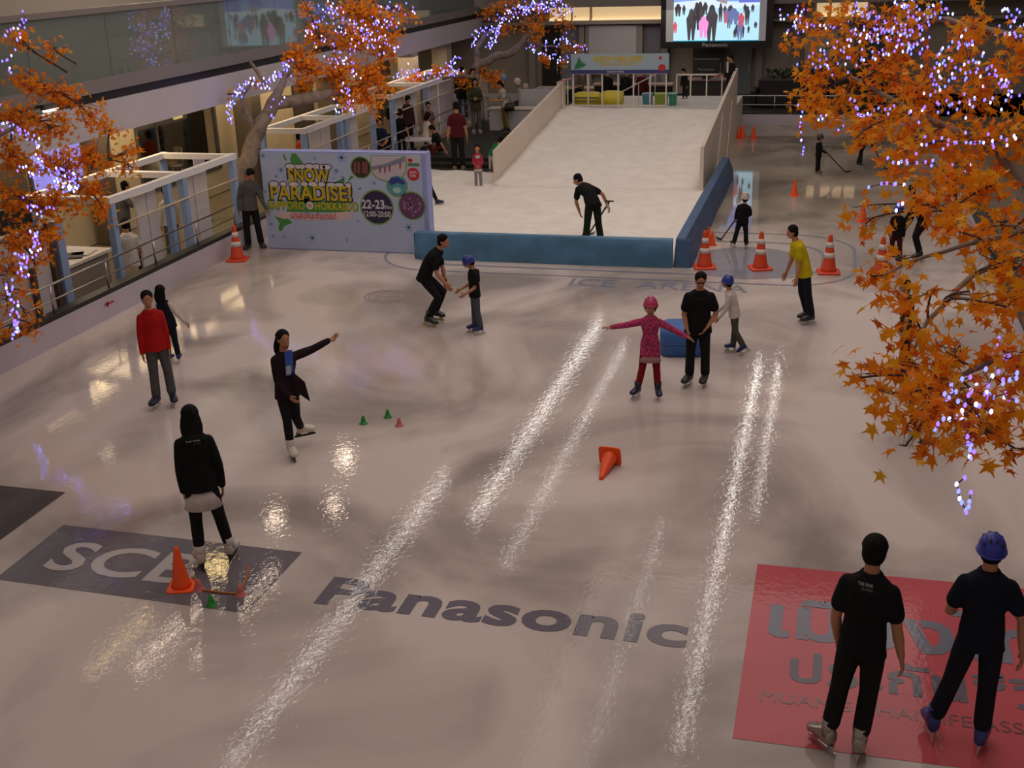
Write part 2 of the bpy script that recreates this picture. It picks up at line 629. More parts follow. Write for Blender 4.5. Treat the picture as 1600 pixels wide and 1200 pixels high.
# shop window with a small cafe set behind it
wn = struct('window_1', MB().box2((-16.05, 24.6, .66), (-15.96, 28.4, .74)).box2((-16.05, 24.6, 2.5), (-15.96, 28.4, 2.58))
            .box2((-16.05, 24.56, .66), (-15.96, 24.64, 2.58)).box2((-16.05, 28.36, .66), (-15.96, 28.44, 2.58)).box2((-16.03, 25.5, .7), (-15.98, 25.56, 2.5)), DGREY)
W[wn.name] = Matrix.Identity(4)
g2 = bpy.data.materials.new('window_glass')
g2.use_nodes = True
nt = g2.node_tree
gl = nt.nodes.new('ShaderNodeBsdfGlossy')
gl.inputs['Roughness'].default_value = .05
tr = nt.nodes.new('ShaderNodeBsdfTransparent')
mx = nt.nodes.new('ShaderNodeMixShader')
mx.inputs['Fac'].default_value = .08
nt.links.new(tr.outputs[0], mx.inputs[1])
nt.links.new(gl.outputs[0], mx.inputs[2])
nt.links.new(mx.outputs[0], nt.nodes['Material Output'].inputs['Surface'])
MB().box2((-16.01, 24.64, .74), (-16.0, 28.36, 2.5)).obj('window_pane', g2, wn)
mb = MB()
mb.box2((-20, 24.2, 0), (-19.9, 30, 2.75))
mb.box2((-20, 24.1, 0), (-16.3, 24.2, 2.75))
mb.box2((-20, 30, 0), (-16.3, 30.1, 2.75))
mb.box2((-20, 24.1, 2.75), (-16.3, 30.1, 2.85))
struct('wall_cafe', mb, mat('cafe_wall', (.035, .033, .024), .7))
nsign = MB().box2((-15.99, 26.3, 2.22), (-15.965, 26.75, 2.5))
tag(nsign.obj('notice_card', mat('notice', (.6, .58, .35), .5)), 'small pale notice card stuck high on the shop window', 'sign')
ct = thing('cafe_table', 'round cafe table behind the shop window', 'table', (-17.2, 27.2, 0))
MB().lathe([(.55, .98), (.55, 1.02)], (-17.2, 27.2, 0), 20).obj('tabletop', mat('tan_wood', (.22, .14, .06), .4), ct)
MB().tube([(-17.2, 27.2, 0), (-17.2, 27.2, .98)], .04).obj('pedestal', DGREY, ct)
for (x, y, rz), lab in (((-16.8, 26.4, .3), 'pale cafe chair nearest the shop window frame'), ((-17.2, 28.1, 2.6), 'pale cafe chair at the far side of the cafe table'), ((-17.9, 27.0, 1.6), 'pale cafe chair behind the cafe table')):
    ch = thing('cafe_chair', lab, 'chair', (x, y, 0), rz, 'chairs behind the shop window')
    CM = mat('pale_chair', (.42, .38, .26), .5)
    MB().ell((0, 0, .75), (.24, .24, .05), nu=12, nv=6).obj('seat', CM, ch, True, world=False)
    MB().loft([[V((.26*math.sin(a), -.24*math.cos(a)+o, z)) for a, o in ([(-.9+k*.3, 0) for k in range(7)]+[(.9-k*.3, .03) for k in range(7)])] for z in (.75, 1.05, 1.22)]).obj('backrest', CM, ch, True, world=False)
    for sx in (-1, 1):
        for sy in (-1, 1):
            MB().tube([(sx*.12, sy*.12, .75), (sx*.2, sy*.2, 0)], .014, 6).obj('leg', CM, ch, True, world=False)
# pillars along the shop fronts
PIL = mat('stone_pillar', (.42, .36, .29), .6, noise=(3, .1))
for x, y, s, m in ((-14.3, 38.95, .55, PIL), (-14.4, 32.3, .5, mat('brown_pillar', (.09, .07, .05), .5)), (-15.3, 28.95, .55, mat('brown_pillar', (0, 0, 0))), (-15.7, 35.4, .45, mat('brown_pillar', (0, 0, 0))),
                   (-15.7, 22.6, .4, mat('brown_pillar', (0, 0, 0))), (-14.6, 43.5, .6, PIL)):
    struct('trim_11', MB().box2((x-s/2, y-s/2, 0), (x+s/2, y+s/2, 2.75)), m)
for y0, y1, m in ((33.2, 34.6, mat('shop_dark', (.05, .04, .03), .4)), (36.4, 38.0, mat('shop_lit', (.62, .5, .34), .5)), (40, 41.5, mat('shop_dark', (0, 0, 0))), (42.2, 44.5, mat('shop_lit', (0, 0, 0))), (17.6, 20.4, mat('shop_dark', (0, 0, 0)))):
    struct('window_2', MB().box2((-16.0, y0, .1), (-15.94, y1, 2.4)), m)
# ceiling lamps: strips over the rink and downlights by the shops
STRIP = mat('strip_glow', (1, 1, 1), .5, emit=(1, .95, .88), estr=11)
HOUSING = mat('lamp_housing', (.5, .5, .5), .5)
for i, (x, y0, y1) in enumerate(((-9.7, 15, 27.6), (-8.2, 25, 42), (-6.8, 23, 39.5), (-1.97, 17.2, 38.5), (-1.32, 27, 39), (-3.5, 16, 26))):
    t = thing('strip_lamp', 'long white strip lamp hung above the ice', 'light', (x, (y0+y1)/2, 7.5), group='strip lamps above the rink')
    wd = (.045, .055, .016, .045, .026, .008)[i]
    MB().box2((x-wd-.03, y0, 7.53), (x+wd+.03, y1, 7.60)).obj('housing', HOUSING, t)
    MB().box2((x-wd, y0, 7.50), (x+wd, y1, 7.53)).obj('glow_tube', STRIP, t)
WARM = mat('warm_glow', (1, .9, .7), .5, emit=(1, .70, .30), estr=14)
PEACH = mat('peach_glow', (1, .9, .8), .5, emit=(1, .78, .58), estr=22)
for i, (x, y, z, sx, sy, m) in enumerate(((-13.2, 24.1, 7.5, .16, .3, PEACH), (-12.9, 28.0, 7.5, .18, .35, PEACH), (-12.0, 25.1, 7.5, .15, .25, PEACH), (-13.45, 21.5, 7.5, .36, .36, WARM),
                                          (-13.0, 18.9, 7.5, .04, 1.7, PEACH), (-13.9, 18.2, 7.5, .035, 1.3, WARM), (-12.0, 19.8, 7.5, .04, 2.0, PEACH), (-19.6, 32.6, 7.5, .09, 5.0, PEACH), (-18.5, 34.6, 7.5, .2, .6, PEACH), (-18.9, 31, 7.5, .1, 3, PEACH))):
    t = thing('ceiling_lamp', 'warm ceiling lamp of the gallery above the shops', 'light', (x, y, z), group='gallery ceiling lamps')
    MB().box2((x-sx, y-sy, z+.02), (x+sx, y+sy, z+.1)).obj('housing', HOUSING, t)
    MB().box2((x-sx*.9, y-sy*.95, z), (x+sx*.9, y+sy*.95, z+.02)).obj('diffuser', m, t)
for i, y in enumerate((15.2, 18.6, 20.7, 23.2, 29.0, 31.5, 34.2, 37.0)):
    x = -15.15
    t = thing('downlight', 'small warm downlight under the walkway ceiling', 'light', (x, y, 2.7), group='walkway downlights')
    MB().lathe([(.17, 2.69), (.17, 2.75)], (x, y, 0), 16).obj('trim_ring', HOUSING, t, True)
    MB().lathe([(.13, 2.675), (.13, 2.69)], (x, y, 0), 16).obj('lamp_disc', WARM, t, True)

t = thing('flood_lamp', 'small bright flood lamp under the gallery edge at the far left', 'light', on_x(80, 172, -13.93))
c = on_x(80, 172, -13.93)
MB().box2(c+V((-.07, -.22, .02)), c+V((.02, .22, .12))).obj('housing', DGREY, t)
MB().box2(c+V((-.05, -.18, -.02)), c+V((.03, .18, .02))).obj('lamp_face', mat('flood_glow', (1, .95, .8), .5, emit=(1, .86, .6), estr=5), t)

# ------------------------------------------------------------------ snow ramp
def hn(x, y):
    return .03*math.sin(x*3.1+y*1.7)+.025*math.sin(x*5.3-y*2.9+1)+.015*math.sin(x*9+y*7)


def grid_solid(mb, x0, x1, ya, yb, nx, ny, fz, zb):
    vs, fs = [], []
    fy0 = ya if callable(ya) else (lambda x: ya)
    fy1 = yb if callable(yb) else (lambda x: yb)
    for j in range(ny+1):
        for i in range(nx+1):
            x = x0+(x1-x0)*i/nx
            y = fy0(x)+(fy1(x)-fy0(x))*j/ny
            vs.append((x, y, fz(x, y)))
    for j in range(ny):
        for i in range(nx):
            a = j*(nx+1)+i
            fs.append((a, a+1, a+nx+2, a+nx+1))
    edge = [i for i in range(nx+1)]+[j*(nx+1)+nx for j in range(1, ny+1)]+[ny*(nx+1)+i for i in range(nx-1, -1, -1)]+[j*(nx+1) for j in range(ny-1, 0, -1)]
    o = len(vs)
    vs += [(vs[e][0], vs[e][1], zb) for e in edge]
    n = len(edge)
    for k in range(n):
        fs.append((edge[k], o+k, o+(k+1) % n, edge[(k+1) % n]))
    fs.append(tuple(range(o+n-1, o-1, -1)))
    mb.add(vs, fs)


def ramp_z(x, y):
    t = min(1, max(0, (y-28.7)/9.2))
    z = .10+.95*(t*t*(3-2*t)*.35+t*.65)
    side = math.exp(-((x+8.5)/.35)**2)+math.exp(-((x+3.15)/.35)**2)
    return z+.10*side*(1-.3*t)+.5*hn(x*.7, y*.7)


ramp = thing('snow_ramp', 'broad white snow slope with white side walls behind the blue barrier', 'ramp', (-5.8, 33, 0))
mb = MB()
grid_solid(mb, -8.56, -3.14, 29.3, 37.95, 30, 40, ramp_z, 0)
mb.obj('snow_slope', SNOW, ramp, True)
RW = mat('ramp_wall', (.66, .56, .47), .5, noise=(.8, .05))
MB().flat([(-8.64, 29.55, 0), (-8.64, 38, 0), (-8.64, 38, 1.95), (-8.64, 29.55, 1.02)], (.08, 0, 0)).obj('side_wall', RW, ramp)
MB().flat([(-3.14, 28.85, 0), (-3.14, 38.2, 0), (-3.14, 38.2, 2.25), (-3.14, 28.85, 1.30)], (.09, 0, 0)).obj('side_wall', RW, ramp)
for y in (32, 35):
    MB().bar((-3.03, y, 0), (-3.03, y+1.2, 1.5), .03, .05).obj('wall_brace', mat('pale_brace', (.5, .45, .42), .5), ramp)
MB().box2((-8.6, 37.95, 0), (-3.1, 41.2, 1.03)).obj('platform', mat('platform_white', (.6, .57, .53), .6), ramp)
mb = MB()


def flat_z(x, y):
    k = math.exp(-((x+2.95)/.3)**2)*math.exp(-((y-26)/2.5)**2)
    k2 = max(0, min(1, (y-22.4)/.4))
    return .10*k2+.04+hn(x, y)*.5+.30*k


grid_solid(mb, -11.4, -2.86, lambda x: 22.96 if x < -7.98 else 22.36, lambda x: 31.4 if x < -8.68 else 29.34, 60, 60, lambda x, y: flat_z(x, y), 0)
tag(mb.obj('snow_bed', SNOW, None, True), 'flat bed of white snow at the foot of the ramp', 'snow', kind='stuff')


def wavy_panel(mb, a, b, h, th, n=40, seed=1):
    """vinyl sheet stretched over a low barrier: a box with soft wrinkles on its faces"""
    a, b = V(a), V(b)
    d = (b-a).normalized()
    nrm = V((d.y, -d.x, 0))
    rings = []
    rs = random.Random(seed)
    ph = [rs.uniform(0, 6) for _ in range(4)]
    for i in range(n+1):
        p = a.lerp(b, i/n)
        s = (p-a).length
        ring = []
        prof = [(0, 0), (.2, .012), (.45, .02), (.7, .01), (.95, .0), (1, -.02)]
        for f, q in prof:
            wv = .02*math.sin(s*2.2+f*4+ph[0])+.012*math.sin(s*5.1-f*7+ph[1])
            ring.append(p+nrm*(th/2+q+wv*(1 if 0 < f < .95 else .2))+V((0, 0, h*f+(.01*math.sin(s*1.3+ph[2]) if f > .9 else 0))))
        for f in (1, .6, 0):
            ring.append(p-nrm*(th/2)+V((0, 0, h*f)))
        rings.append(ring)
    mb.loft(rings)


mb = MB()
wavy_panel(mb, (-8.22, 22.25, 0), (-2.92, 22.31, 0), .57, .16)
bt = thing('foam_barrier', 'long blue vinyl barrier across the front of the snow ramp', 'barrier', (-5.6, 22.25, 0))
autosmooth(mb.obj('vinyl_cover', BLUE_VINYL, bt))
MB().box2((-8.235, 22.15, .02), (-8.22, 22.33, .55)).obj('end_seam', BLUE_VINYL_D, bt)
mb = MB()
mb.loft([[V(p) for p in ((-2.90, y, 0), (-2.55+.01*math.sin(y*2), y, 0), (-2.58+.012*math.sin(y*3), y, .3), (-2.68, y, .57), (-2.86, y, .575))] for y in [22.34+k*.31 for k in range(31)]])
bt = thing('foam_barrier', 'blue vinyl barrier running back along the right side of the ramp', 'barrier', (-2.7, 27, 0))
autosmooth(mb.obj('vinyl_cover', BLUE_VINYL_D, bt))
MB().box2((-2.86, 22.30, .0), (-2.57, 22.335, .56)).obj('end_panel', mat('blue_end', (.06, .13, .26), .5), bt)

# platform railings
WH = mat('white_rail', (.66, .60, .52), .4)


def bars_panel(name, label, x0, x1, y, z0, z1, xs, zmid=None):
    t = thing(name, label, 'railing', ((x0+x1)/2, y, z0))
    for x in xs:
        MB().box2((x-.022, y-.022, z0), (x+.022, y+.022, z1)).obj('rail_post', WH, t)
    MB().box2((x0, y-.025, z1-.05), (x1, y+.025, z1)).obj('handrail', WH, t)
    MB().box2((x0, y-.02, z0+.03), (x1, y+.02, z0+.07)).obj('bottom_rail', WH, t)
    return t


YP = 38.25
gx = lambda px, py=130: on_y(px, py, YP).x
bars_panel('platform_railing', 'white railing under the small event banner atop the ramp', gx(893), gx(1042), YP, 1.03, 2.12,
           [gx(p) for p in (896, 919, 941, 966, 990, 1016, 1041)])
bars_panel('platform_railing', 'white railing at the right of the platform atop the ramp', gx(1056), gx(1130), YP+.5, 1.15, 2.02,
           [gx(p)*1.012 for p in (1057, 1079, 1104, 1128)])
t = thing('side_railing', 'short white side railing at the top left of the ramp', 'railing', (-8.5, 37.6, 1))
for k in range(4):
    MB().box2((-8.6+k*.1-.015, 37.0+k*.3, .95), (-8.6+k*.1+.015, 37.03+k*.3, 1.95)).obj('rail_post', WH, t)
MB().bar((-8.6, 37, 1.95), (-8.28, 38.0, 2.0), .04, .04).obj('handrail', mat('pink_rail', (.5, .25, .27), .5), t)
# stair rail behind
t = thing('stair_rail', 'thin white stair rail rising behind the ramp platform', 'railing', (-6.6, 39.5, 1.03))
MB().tube([(-7.0, 39.5, 1.35), (-5.8, 39.5, 1.95)], .02).obj('handrail', WH, t)
for x, z in ((-6.95, 1.37), (-6.4, 1.65), (-5.85, 1.92)):
    MB().tube([(x, 39.5, 1.03), (x, 39.5, z)], .016).obj('rail_post', WH, t)
# sleds and bins on the platform


def sled(name, label, x0, x1, y, z, h, m, stripe=None):
    t = thing(name, label, 'sled', ((x0+x1)/2, y, z))
    rings = []
    for i in range(9):
        f = i/8
        x = x0+(x1-x0)*f
        k = .75+.25*math.sin(PI*min(1, max(0, f*6 if f < .17 else (1-f)*6 if f > .83 else .5)))
        rings.append([V((x, y+.28*math.cos(a)*k, z+h/2+h/2*k*max(-1, min(1, 1.25*math.sin(a))))) for a in [2*PI*j/14 for j in range(14)]])
    MB().loft(rings).obj('hull', m, t, True)
    if stripe:
        for zz in (.36, .62):
            MB().box2((x0+.02, y-.295, z+h*zz-.02), (x1-.02, y-.25, z+h*zz+.02)).obj('stripe_band', stripe, t)
    return t


YEL = mat('yellow_plastic', (.62, .50, .02), .4)
sled('snow_sled', 'yellow sled with dark stripes lying at the left on the ramp platform', gx(892), gx(934), 38.75, 1.03, .42, YEL, mat('sled_stripe', (.10, .10, .06), .5))
sled('snow_sled', 'plain bright yellow sled lying on the ramp platform', gx(935), gx(970), 38.7, 1.03, .46, YEL)
for x0, x1, c, lab in ((1001, 1016, (.06, .20, .26), 'blue plastic bin behind the platform railing'), (1021, 1040, (.22, .30, .03), 'lime green plastic bin behind the platform railing'), (1043, 1055, (.03, .20, .13), 'teal plastic bin behind the platform railing')):
    a, b2 = gx(x0), gx(x1)
    t = thing('storage_bin', lab, 'bin', ((a+b2)/2, 38.7, 1.03))
    MB().loft([[V((cx, cy, 1.03+z)) for cx, cy in ((a+k, 38.55+k), (b2-k, 38.55+k), (b2-k, 38.95-k), (a+k, 38.95-k))] for z, k in ((0, .03), (.36, 0))]).obj('tub', mat(lab, c, .4), t)
    MB().box2((a-.02, 38.53, 1.37), (b2+.02, 38.97, 1.41)).obj('rim', mat(lab+' rim', tuple(q*1.25 for q in c), .4), t)

# ------------------------------------------------------------------ event board
BX0, BX1, BYY, BH = -11.77, -8.04, 22.6, 2.12
board = thing('event_board', 'big pale blue event board reading SNOW PARADISE on the ice', 'sign', ((BX0+BX1)/2, BYY, 0))
BRD = mat('board_print', (.40, .48, .68), .5, noise=(1.3, .06))
MB().box2((BX0, BYY, 0), (BX1, BYY+.3, BH)).obj('panel', mat('board_edge', (.30, .34, .66), .5), board)
MB().box2((BX0+.01, BYY-.012, .02), (BX1-.10, BYY, BH-.02)).obj('printed_face', BRD, board)


def bq(cx, cy):
    f = (cy-110)/(860-110)
    xl, xr = 220+65*f, 1445+30*f
    yt, yb = 118-15*(cx-220)/1225, 835+50*(cx-285)/1190
    return (cx-xl)/(xr-xl)*(BX1-BX0), (yb-cy)/(yb-yt)*BH


def bp(cx, cy, d):
    u, v = bq(cx, cy)
    return V((BX0+u, BYY-.012-d, v))


def bcirc(mb, cx, cy, rx, d, ry=None, n=24):
    c = bp(cx, cy, d)
    k = (BX1-BX0)/1210
    ry = ry or rx
    mb.flat([c+V((rx*k*math.cos(2*PI*j/n), 0, ry*k*math.sin(2*PI*j/n))) for j in range(n)])


def btext(mb, s, x0, x1, y0, y1, d, wt=0.0, shear=0.0):
    """printed words between the crop corners (left, right, top, bottom)"""
    ua, vb = bq(x0, y1)
    ub, vt = bq(x1, y0)
    mb.text(s, (BX0, BYY-.012-d, 0), X3, Z3, (ua, ub, vb, vt), weight=wt, shear=shear)


def bpart(name, mb, m, label=None):
    o = mb.obj(name, m, board, recalc=False)
    if label:
        o['label'] = label
    return o


NAVY = mat('print_navy', (.012, .012, .035), .5)
PWHITE = mat('print_white', (.62, .58, .62), .5)
PYEL = mat('print_yellow', (.55, .40, .01), .5)
PGRN = mat('print_green', (.06, .26, .05), .5)
PRED = mat('print_red', (.5, .02, .03), .5)
PBLU = mat('print_blue', (.13, .24, .55), .5)
mb = MB()
for poly in (((470, 130), (500, 128), (555, 200), (470, 205), (455, 175)), ((330, 590), (420, 600), (465, 640), (400, 665), (380, 705), (355, 690), (365, 640)),
             ((880, 330), (905, 280), (930, 290), (900, 315)), ((540, 330), (650, 330), (640, 470), (560, 520), (520, 420)), ((440, 460), (800, 455), (880, 520), (850, 560), (420, 560)),
             ((400, 140), (412, 138), (432, 178), (420, 182)), ((955, 378), (985, 368), (980, 380), (960, 388)), ((740, 350), (860, 300), (850, 380), (760, 420))):
    mb.flat([bp(x, y, .002) for x, y in poly])
bpart('island_map_print', mb, PGRN, 'green map shape print')
mb = MB()
for x, y, r in ((385, 250, 24), (348, 298, 16), (798, 250, 24), (845, 298, 18), (410, 305, 10), (780, 305, 10), (640, 160, 14), (840, 150, 34), (250, 150, 22), (612, 755, 30), (315, 740, 16), (870, 770, 14), (955, 620, 12), (1320, 670, 30), (400, 745, 12), (260, 410, 14), (1075, 335, 16), (300, 650, 16)):
    for k in range(3):
        a = PI*k/3
        c = bp(x, y, .002)
        kk = (BX1-BX0)/1210
        dx, dz = V((math.cos(a), 0, math.sin(a))), V((-math.sin(a), 0, math.cos(a)))
        mb.flat([c+dx*r*kk+dz*r*.16*kk, c-dx*r*kk+dz*r*.16*kk, c-dx*r*kk-dz*r*.16*kk, c+dx*r*kk-dz*r*.16*kk])
bpart('snowflake_print', mb, mat('print_paleblue', (.20, .34, .62), .5), 'pale blue snowflake prints')
mb = MB()
btext(mb, 'SNOW', 430, 754, 224, 344, .004, .10)
btext(mb, 'PARADISE!', 296, 914, 350, 478, .004, .085)
for cx, y, r in ((470, 222, 0), ):
    pass
SN1 = ((455, 222, 36, 17), (515, 224, 22, 15), (550, 222, 18, 15), (600, 219, 32, 17), (655, 220, 26, 17), (695, 222, 24, 15), (730, 222, 32, 17))
SN2 = ((330, 352, 34, 17), (402, 352, 24, 15), (480, 352, 38, 15), (560, 350, 26, 16), (625, 350, 34, 16), (690, 350, 26, 16), (760, 352, 32, 14), (820, 352, 32, 14), (887, 354, 20, 16))
for x, y, rx, ry in SN1+SN2:
    bcirc(mb, x, y, rx+6, .0045, ry+6)
bpart('lettering_outline', mb, NAVY, 'dark outline of the big title')
mb = MB()
btext(mb, 'SNOW', 440, 744, 234, 334, .006, .03)
btext(mb, 'PARADISE!', 306, 904, 360, 468, .006, .025)
bpart('lettering', mb, PYEL, 'yellow title SNOW PARADISE!')
mb = MB()
for x, y, rx, ry in SN1+SN2:
    bcirc(mb, x, y, rx, .0075, ry)
bcirc(mb, 598, 508, 28, .0075)
bpart('snow_cap_print', mb, PWHITE, 'white snow caps on the letters')
mb = MB()
btext(mb, 'SAPPORO', 280, 564, 474, 542, .004, .07)
btext(mb, 'HOKKAIDO', 632, 956, 480, 548, .004, .07)
bpart('lettering_outline', mb, PGRN)
mb = MB()
btext(mb, 'SAPPORO', 288, 558, 482, 534, .006, .02)
btext(mb, 'HOKKAIDO', 638, 950, 488, 540, .006, .02)
bpart('lettering', mb, PYEL, 'yellow words SAPPORO HOKKAIDO')
mb = MB()
btext(mb, 'in', 588, 610, 496, 522, .009, .02)
pts_t = [(435+k*47, 556+22*math.sin(PI*k/8)) for k in range(9)]
pts_b = [(435+k*47, 598+22*math.sin(PI*k/8)) for k in range(9)][::-1]
rib = MB()
rib.flat([bp(x, y, .005) for x, y in pts_t+pts_b])
rib.flat([bp(x, y, .003) for x, y in ((340, 548), (440, 560), (470, 600), (400, 612), (335, 590), (365, 570))])
rib.flat([bp(x, y, .003) for x, y in ((800, 560), (905, 548), (890, 570), (918, 590), (840, 625), (770, 610))])
bpart('ribbon_print', rib, mat('print_pink', (.62, .45, .48), .5), 'pale pink ribbon print')
btext(mb, 'มาเล่นหิมะกันเถอะ!', 455, 790, 556, 606, .008, .01)
bpart('lettering', mb, PRED, 'red Thai words on the ribbon')
mb = MB()
for x, y, r in ((980, 220, 76), (1240, 352, 76), (1093, 518, 122), (1345, 503, 98)):
    bcirc(mb, x, y, r, .003, n=32)
mb.flat([bp(x, y, .0022) for x, y in [(1312, 122), (1312, 215)]+[(1180+132*math.cos(PI*j/24), 215+108*math.sin(PI*j/24)) for j in range(25)]+[(1050, 128)]])
bpart('picture_rim_print', mb, mat('print_lime', (.17, .32, .06), .5), 'green rims of the round pictures')
mb = MB()
bcirc(mb, 980, 220, 68, .005)
for x, c in ((960, 0), (995, 0)):
    pass
bpart('picture_print', mb, mat('print_darkbrown', (.035, .02, .02), .5), 'round dark picture of a night street')
mb = MB()
for x in (938, 965, 1000, 1020):
    mb.flat([bp(x-7, 180, .007), bp(x+8, 175, .007), bp(x+10, 262, .007), bp(x-8, 266, .007)])
bpart('picture_print', mb, mat('print_redbrown', (.22, .07, .06), .5))
mb = MB()
n = 24
arc = [(1180+124*math.cos(PI*j/n), 215+100*math.sin(PI*j/n)) for j in range(n+1)]
mb.flat([bp(x, y, .0032) for x, y in [(1304, 126), (1304, 215)]+arc[1:]+[(1056, 132)]])
bpart('picture_print', mb, mat('print_snowfield', (.50, .46, .52), .5), 'round picture of skiers on a snow slope')
mb = MB()
mb.flat([bp(x, y, .005) for x, y in ((1056, 210), (1150, 190), (1300, 128), (1300, 165), (1200, 205), (1060, 240))])
bpart('picture_print', mb, mat('print_greyblue', (.20, .22, .32), .5))
mb = MB()
for x, y in ((1120, 232), (1155, 235), (1188, 222), (1265, 200)):
    mb.flat([bp(x-6, y-22, .0065), bp(x+7, y-22, .0065), bp(x+5, y+24, .0065), bp(x-4, y+24, .0065)])
bpart('picture_print', mb, mat('print_brick', (.30, .05, .04), .5))
mb = MB()
bcirc(mb, 1240, 352, 68, .005)
bpart('picture_print', mb, mat('print_teal', (.08, .30, .36), .5), 'round teal picture')
mb = MB()
mb.flat([bp(x, y, .0065) for x, y in ((1178, 325), (1200, 292), (1250, 284), (1300, 320), (1290, 345), (1240, 328), (1200, 350))])
bpart('picture_print', mb, mat('print_deepblue', (.03, .05, .25), .5))
mb = MB()
bcirc(mb, 1240, 385, 30, .0065, 20)
bpart('picture_print', mb, mat('print_icewhite', (.35, .55, .58), .5))
mb = MB()
bcirc(mb, 1345, 503, 90, .005)
bpart('picture_print', mb, mat('print_plum', (.11, .04, .12), .5), 'round purple picture of a winter scene')
mb = MB()
rs = random.Random(3)
for k in range(24):
    a, r = rs.uniform(0, 6.28), rs.uniform(5, 70)
    bcirc(mb, 1345+r*math.cos(a), 510+r*math.sin(a), rs.uniform(5, 12), .0065, n=6)
bpart('picture_print', mb, mat('print_rose', (.34, .16, .26), .5))
mb = MB()
bcirc(mb, 1093, 518, 112, .005, n=32)
bpart('date_disc_print', mb, mat('print_indigo', (.018, .012, .06), .5), 'dark date disc')
mb = MB()
btext(mb, '22-23', 985, 1146, 460, 528, .008, .03)
btext(mb, '.Nov', 1148, 1202, 500, 530, .008, .01)
btext(mb, '12:00-20:00', 1000, 1190, 548, 588, .008, .02)
bpart('lettering', mb, PWHITE, 'white date 22-23 Nov and hours 12:00-20:00')
mb = MB()
mb.box2(bp(1310, 120, .002)+V((0, 0, 0)), bp(1408, 212, .004))
bpart('logo_card_print', mb, mat('print_card', (.52, .52, .58), .5))
mb = MB()
bcirc(mb, 1358, 262, 44, .005)
bcirc(mb, 1338, 158, 18, .006, 14)
bpart('logo_print', mb, PRED, 'red round logo')
mb = MB()
mb.box2(bp(1318, 178, .005), bp(1404, 202, .006))
bpart('logo_print', mb, mat('print_darkgreen', (.09, .20, .12), .5))
mb = MB()
btext(mb, 'SNOW', 1332, 1384, 238, 258, .008, .02)
btext(mb, 'PARK', 1336, 1380, 264, 284, .008, .02)
bpart('lettering', mb, PWHITE)

# small banner at the top of the ramp
sb = thing('event_banner', 'small pale blue event banner on the railing atop the ramp', 'sign', ((gx(893)+gx(1044))/2, YP-.04, 2.1))
a, b2 = on_y(892, 85, YP-.05), on_y(1045, 116, YP-.05)
sx0, sx1, sz0, sz1 = a.x, b2.x, 2.09, 2.71
MB().box2((sx0, YP-.05, sz0), (sx1, YP-.03, sz1)).obj('printed_face', mat('banner_print', (.32, .42, .50), .5), sb)
MB().box2((sx0, YP-.056, sz0+.0), (sx1, YP-.05, sz0+.12)).obj('navy_band', mat('print_band', (.03, .035, .16), .5), sb)
mb = MB()
mb.text('SNOW PARADISE!', (sx0, YP-.058, sz0), X3, Z3, (.75, 2.35, .36, .56), weight=.04)
mb.text('SAPPORO  HOKKAIDO', (sx0, YP-.058, sz0), X3, Z3, (.95, 2.15, .25, .34), weight=.03)
mb.obj('lettering', PYEL, sb)
mb = MB()
mb.flat([(sx0+u, YP-.058, sz0+v) for u, v in ((.10, .14), (.22, .16), (.42, .22), (.50, .30), (.36, .36), (.27, .54), (.22, .40), (.16, .30))])
mb.obj('island_map_print', mat('print_mapgreen', (.02, .17, .07), .5), sb)
mb = MB()
mb.flat([(sx1-.22+.12*math.cos(k*PI/8), YP-.060, sz0+.18+.11*math.sin(k*PI/8)) for k in range(16)])
mb.flat([(sx1-.28+.06*math.cos(k*PI/8), YP-.060, sz0+.48+.05*math.sin(k*PI/8)) for k in range(16)])
mb.obj('logo_print', PRED, sb)
mb = MB()
mb.text('SNOW PARK', (sx0, YP-.059, sz0), X3, Z3, (1.2, 1.75, .03, .09), weight=.01)
mb.obj('lettering', PWHITE, sb)

# ------------------------------------------------------------------ big video screen
YS = 46.2
s0, s1 = on_y(1032, 76, YS), on_y(1206, 75, YS)
sl, sr, szb = s0.x, s1.x, s0.z
szt = szb+2.75
scr = thing('video_screen', 'large hanging video screen above the far end of the rink', 'screen', ((sl+sr)/2, YS, szb))
MB().box2((sl, YS, szb), (sr, YS+.25, szt)).obj('bezel', mat('screen_bezel', (.006, .006, .007), .35), scr)
MB().box2((sl+.2, YS-.012, szb+.25), (sr-.25, YS, szt-.15)).obj('display_panel', mat('screen_grey', (.2, .2, .2), .4, emit=(.21, .20, .20), estr=.6), scr)
for x in (sl+.6, sr-.6):
    MB().tube([(x, YS+.12, szt), (x, YS+.12, szt+5)], .02).obj('hanger', STEEL, scr)
px0, px1, pz0, pz1 = on_y(1052, 66, YS).x, on_y(1185, 66, YS).x, szb+.25, szt-.2
pw, ph = px1-px0, pz1-pz0


def emi(name, c, k=1.0):
    return mat(name, tuple(q*.2 for q in c), .4, emit=c, estr=k)


def spoly(name, m, pts, d):
    mb = MB()
    for poly in pts:
        mb.flat([(px0+u*pw, YS-.012-d, pz0+v*ph) for u, v in poly])
    return mb.obj(name, m, scr)


def rect(u0, u1, v0, v1):
    return ((u0, v0), (u1, v0), (u1, v1), (u0, v1))


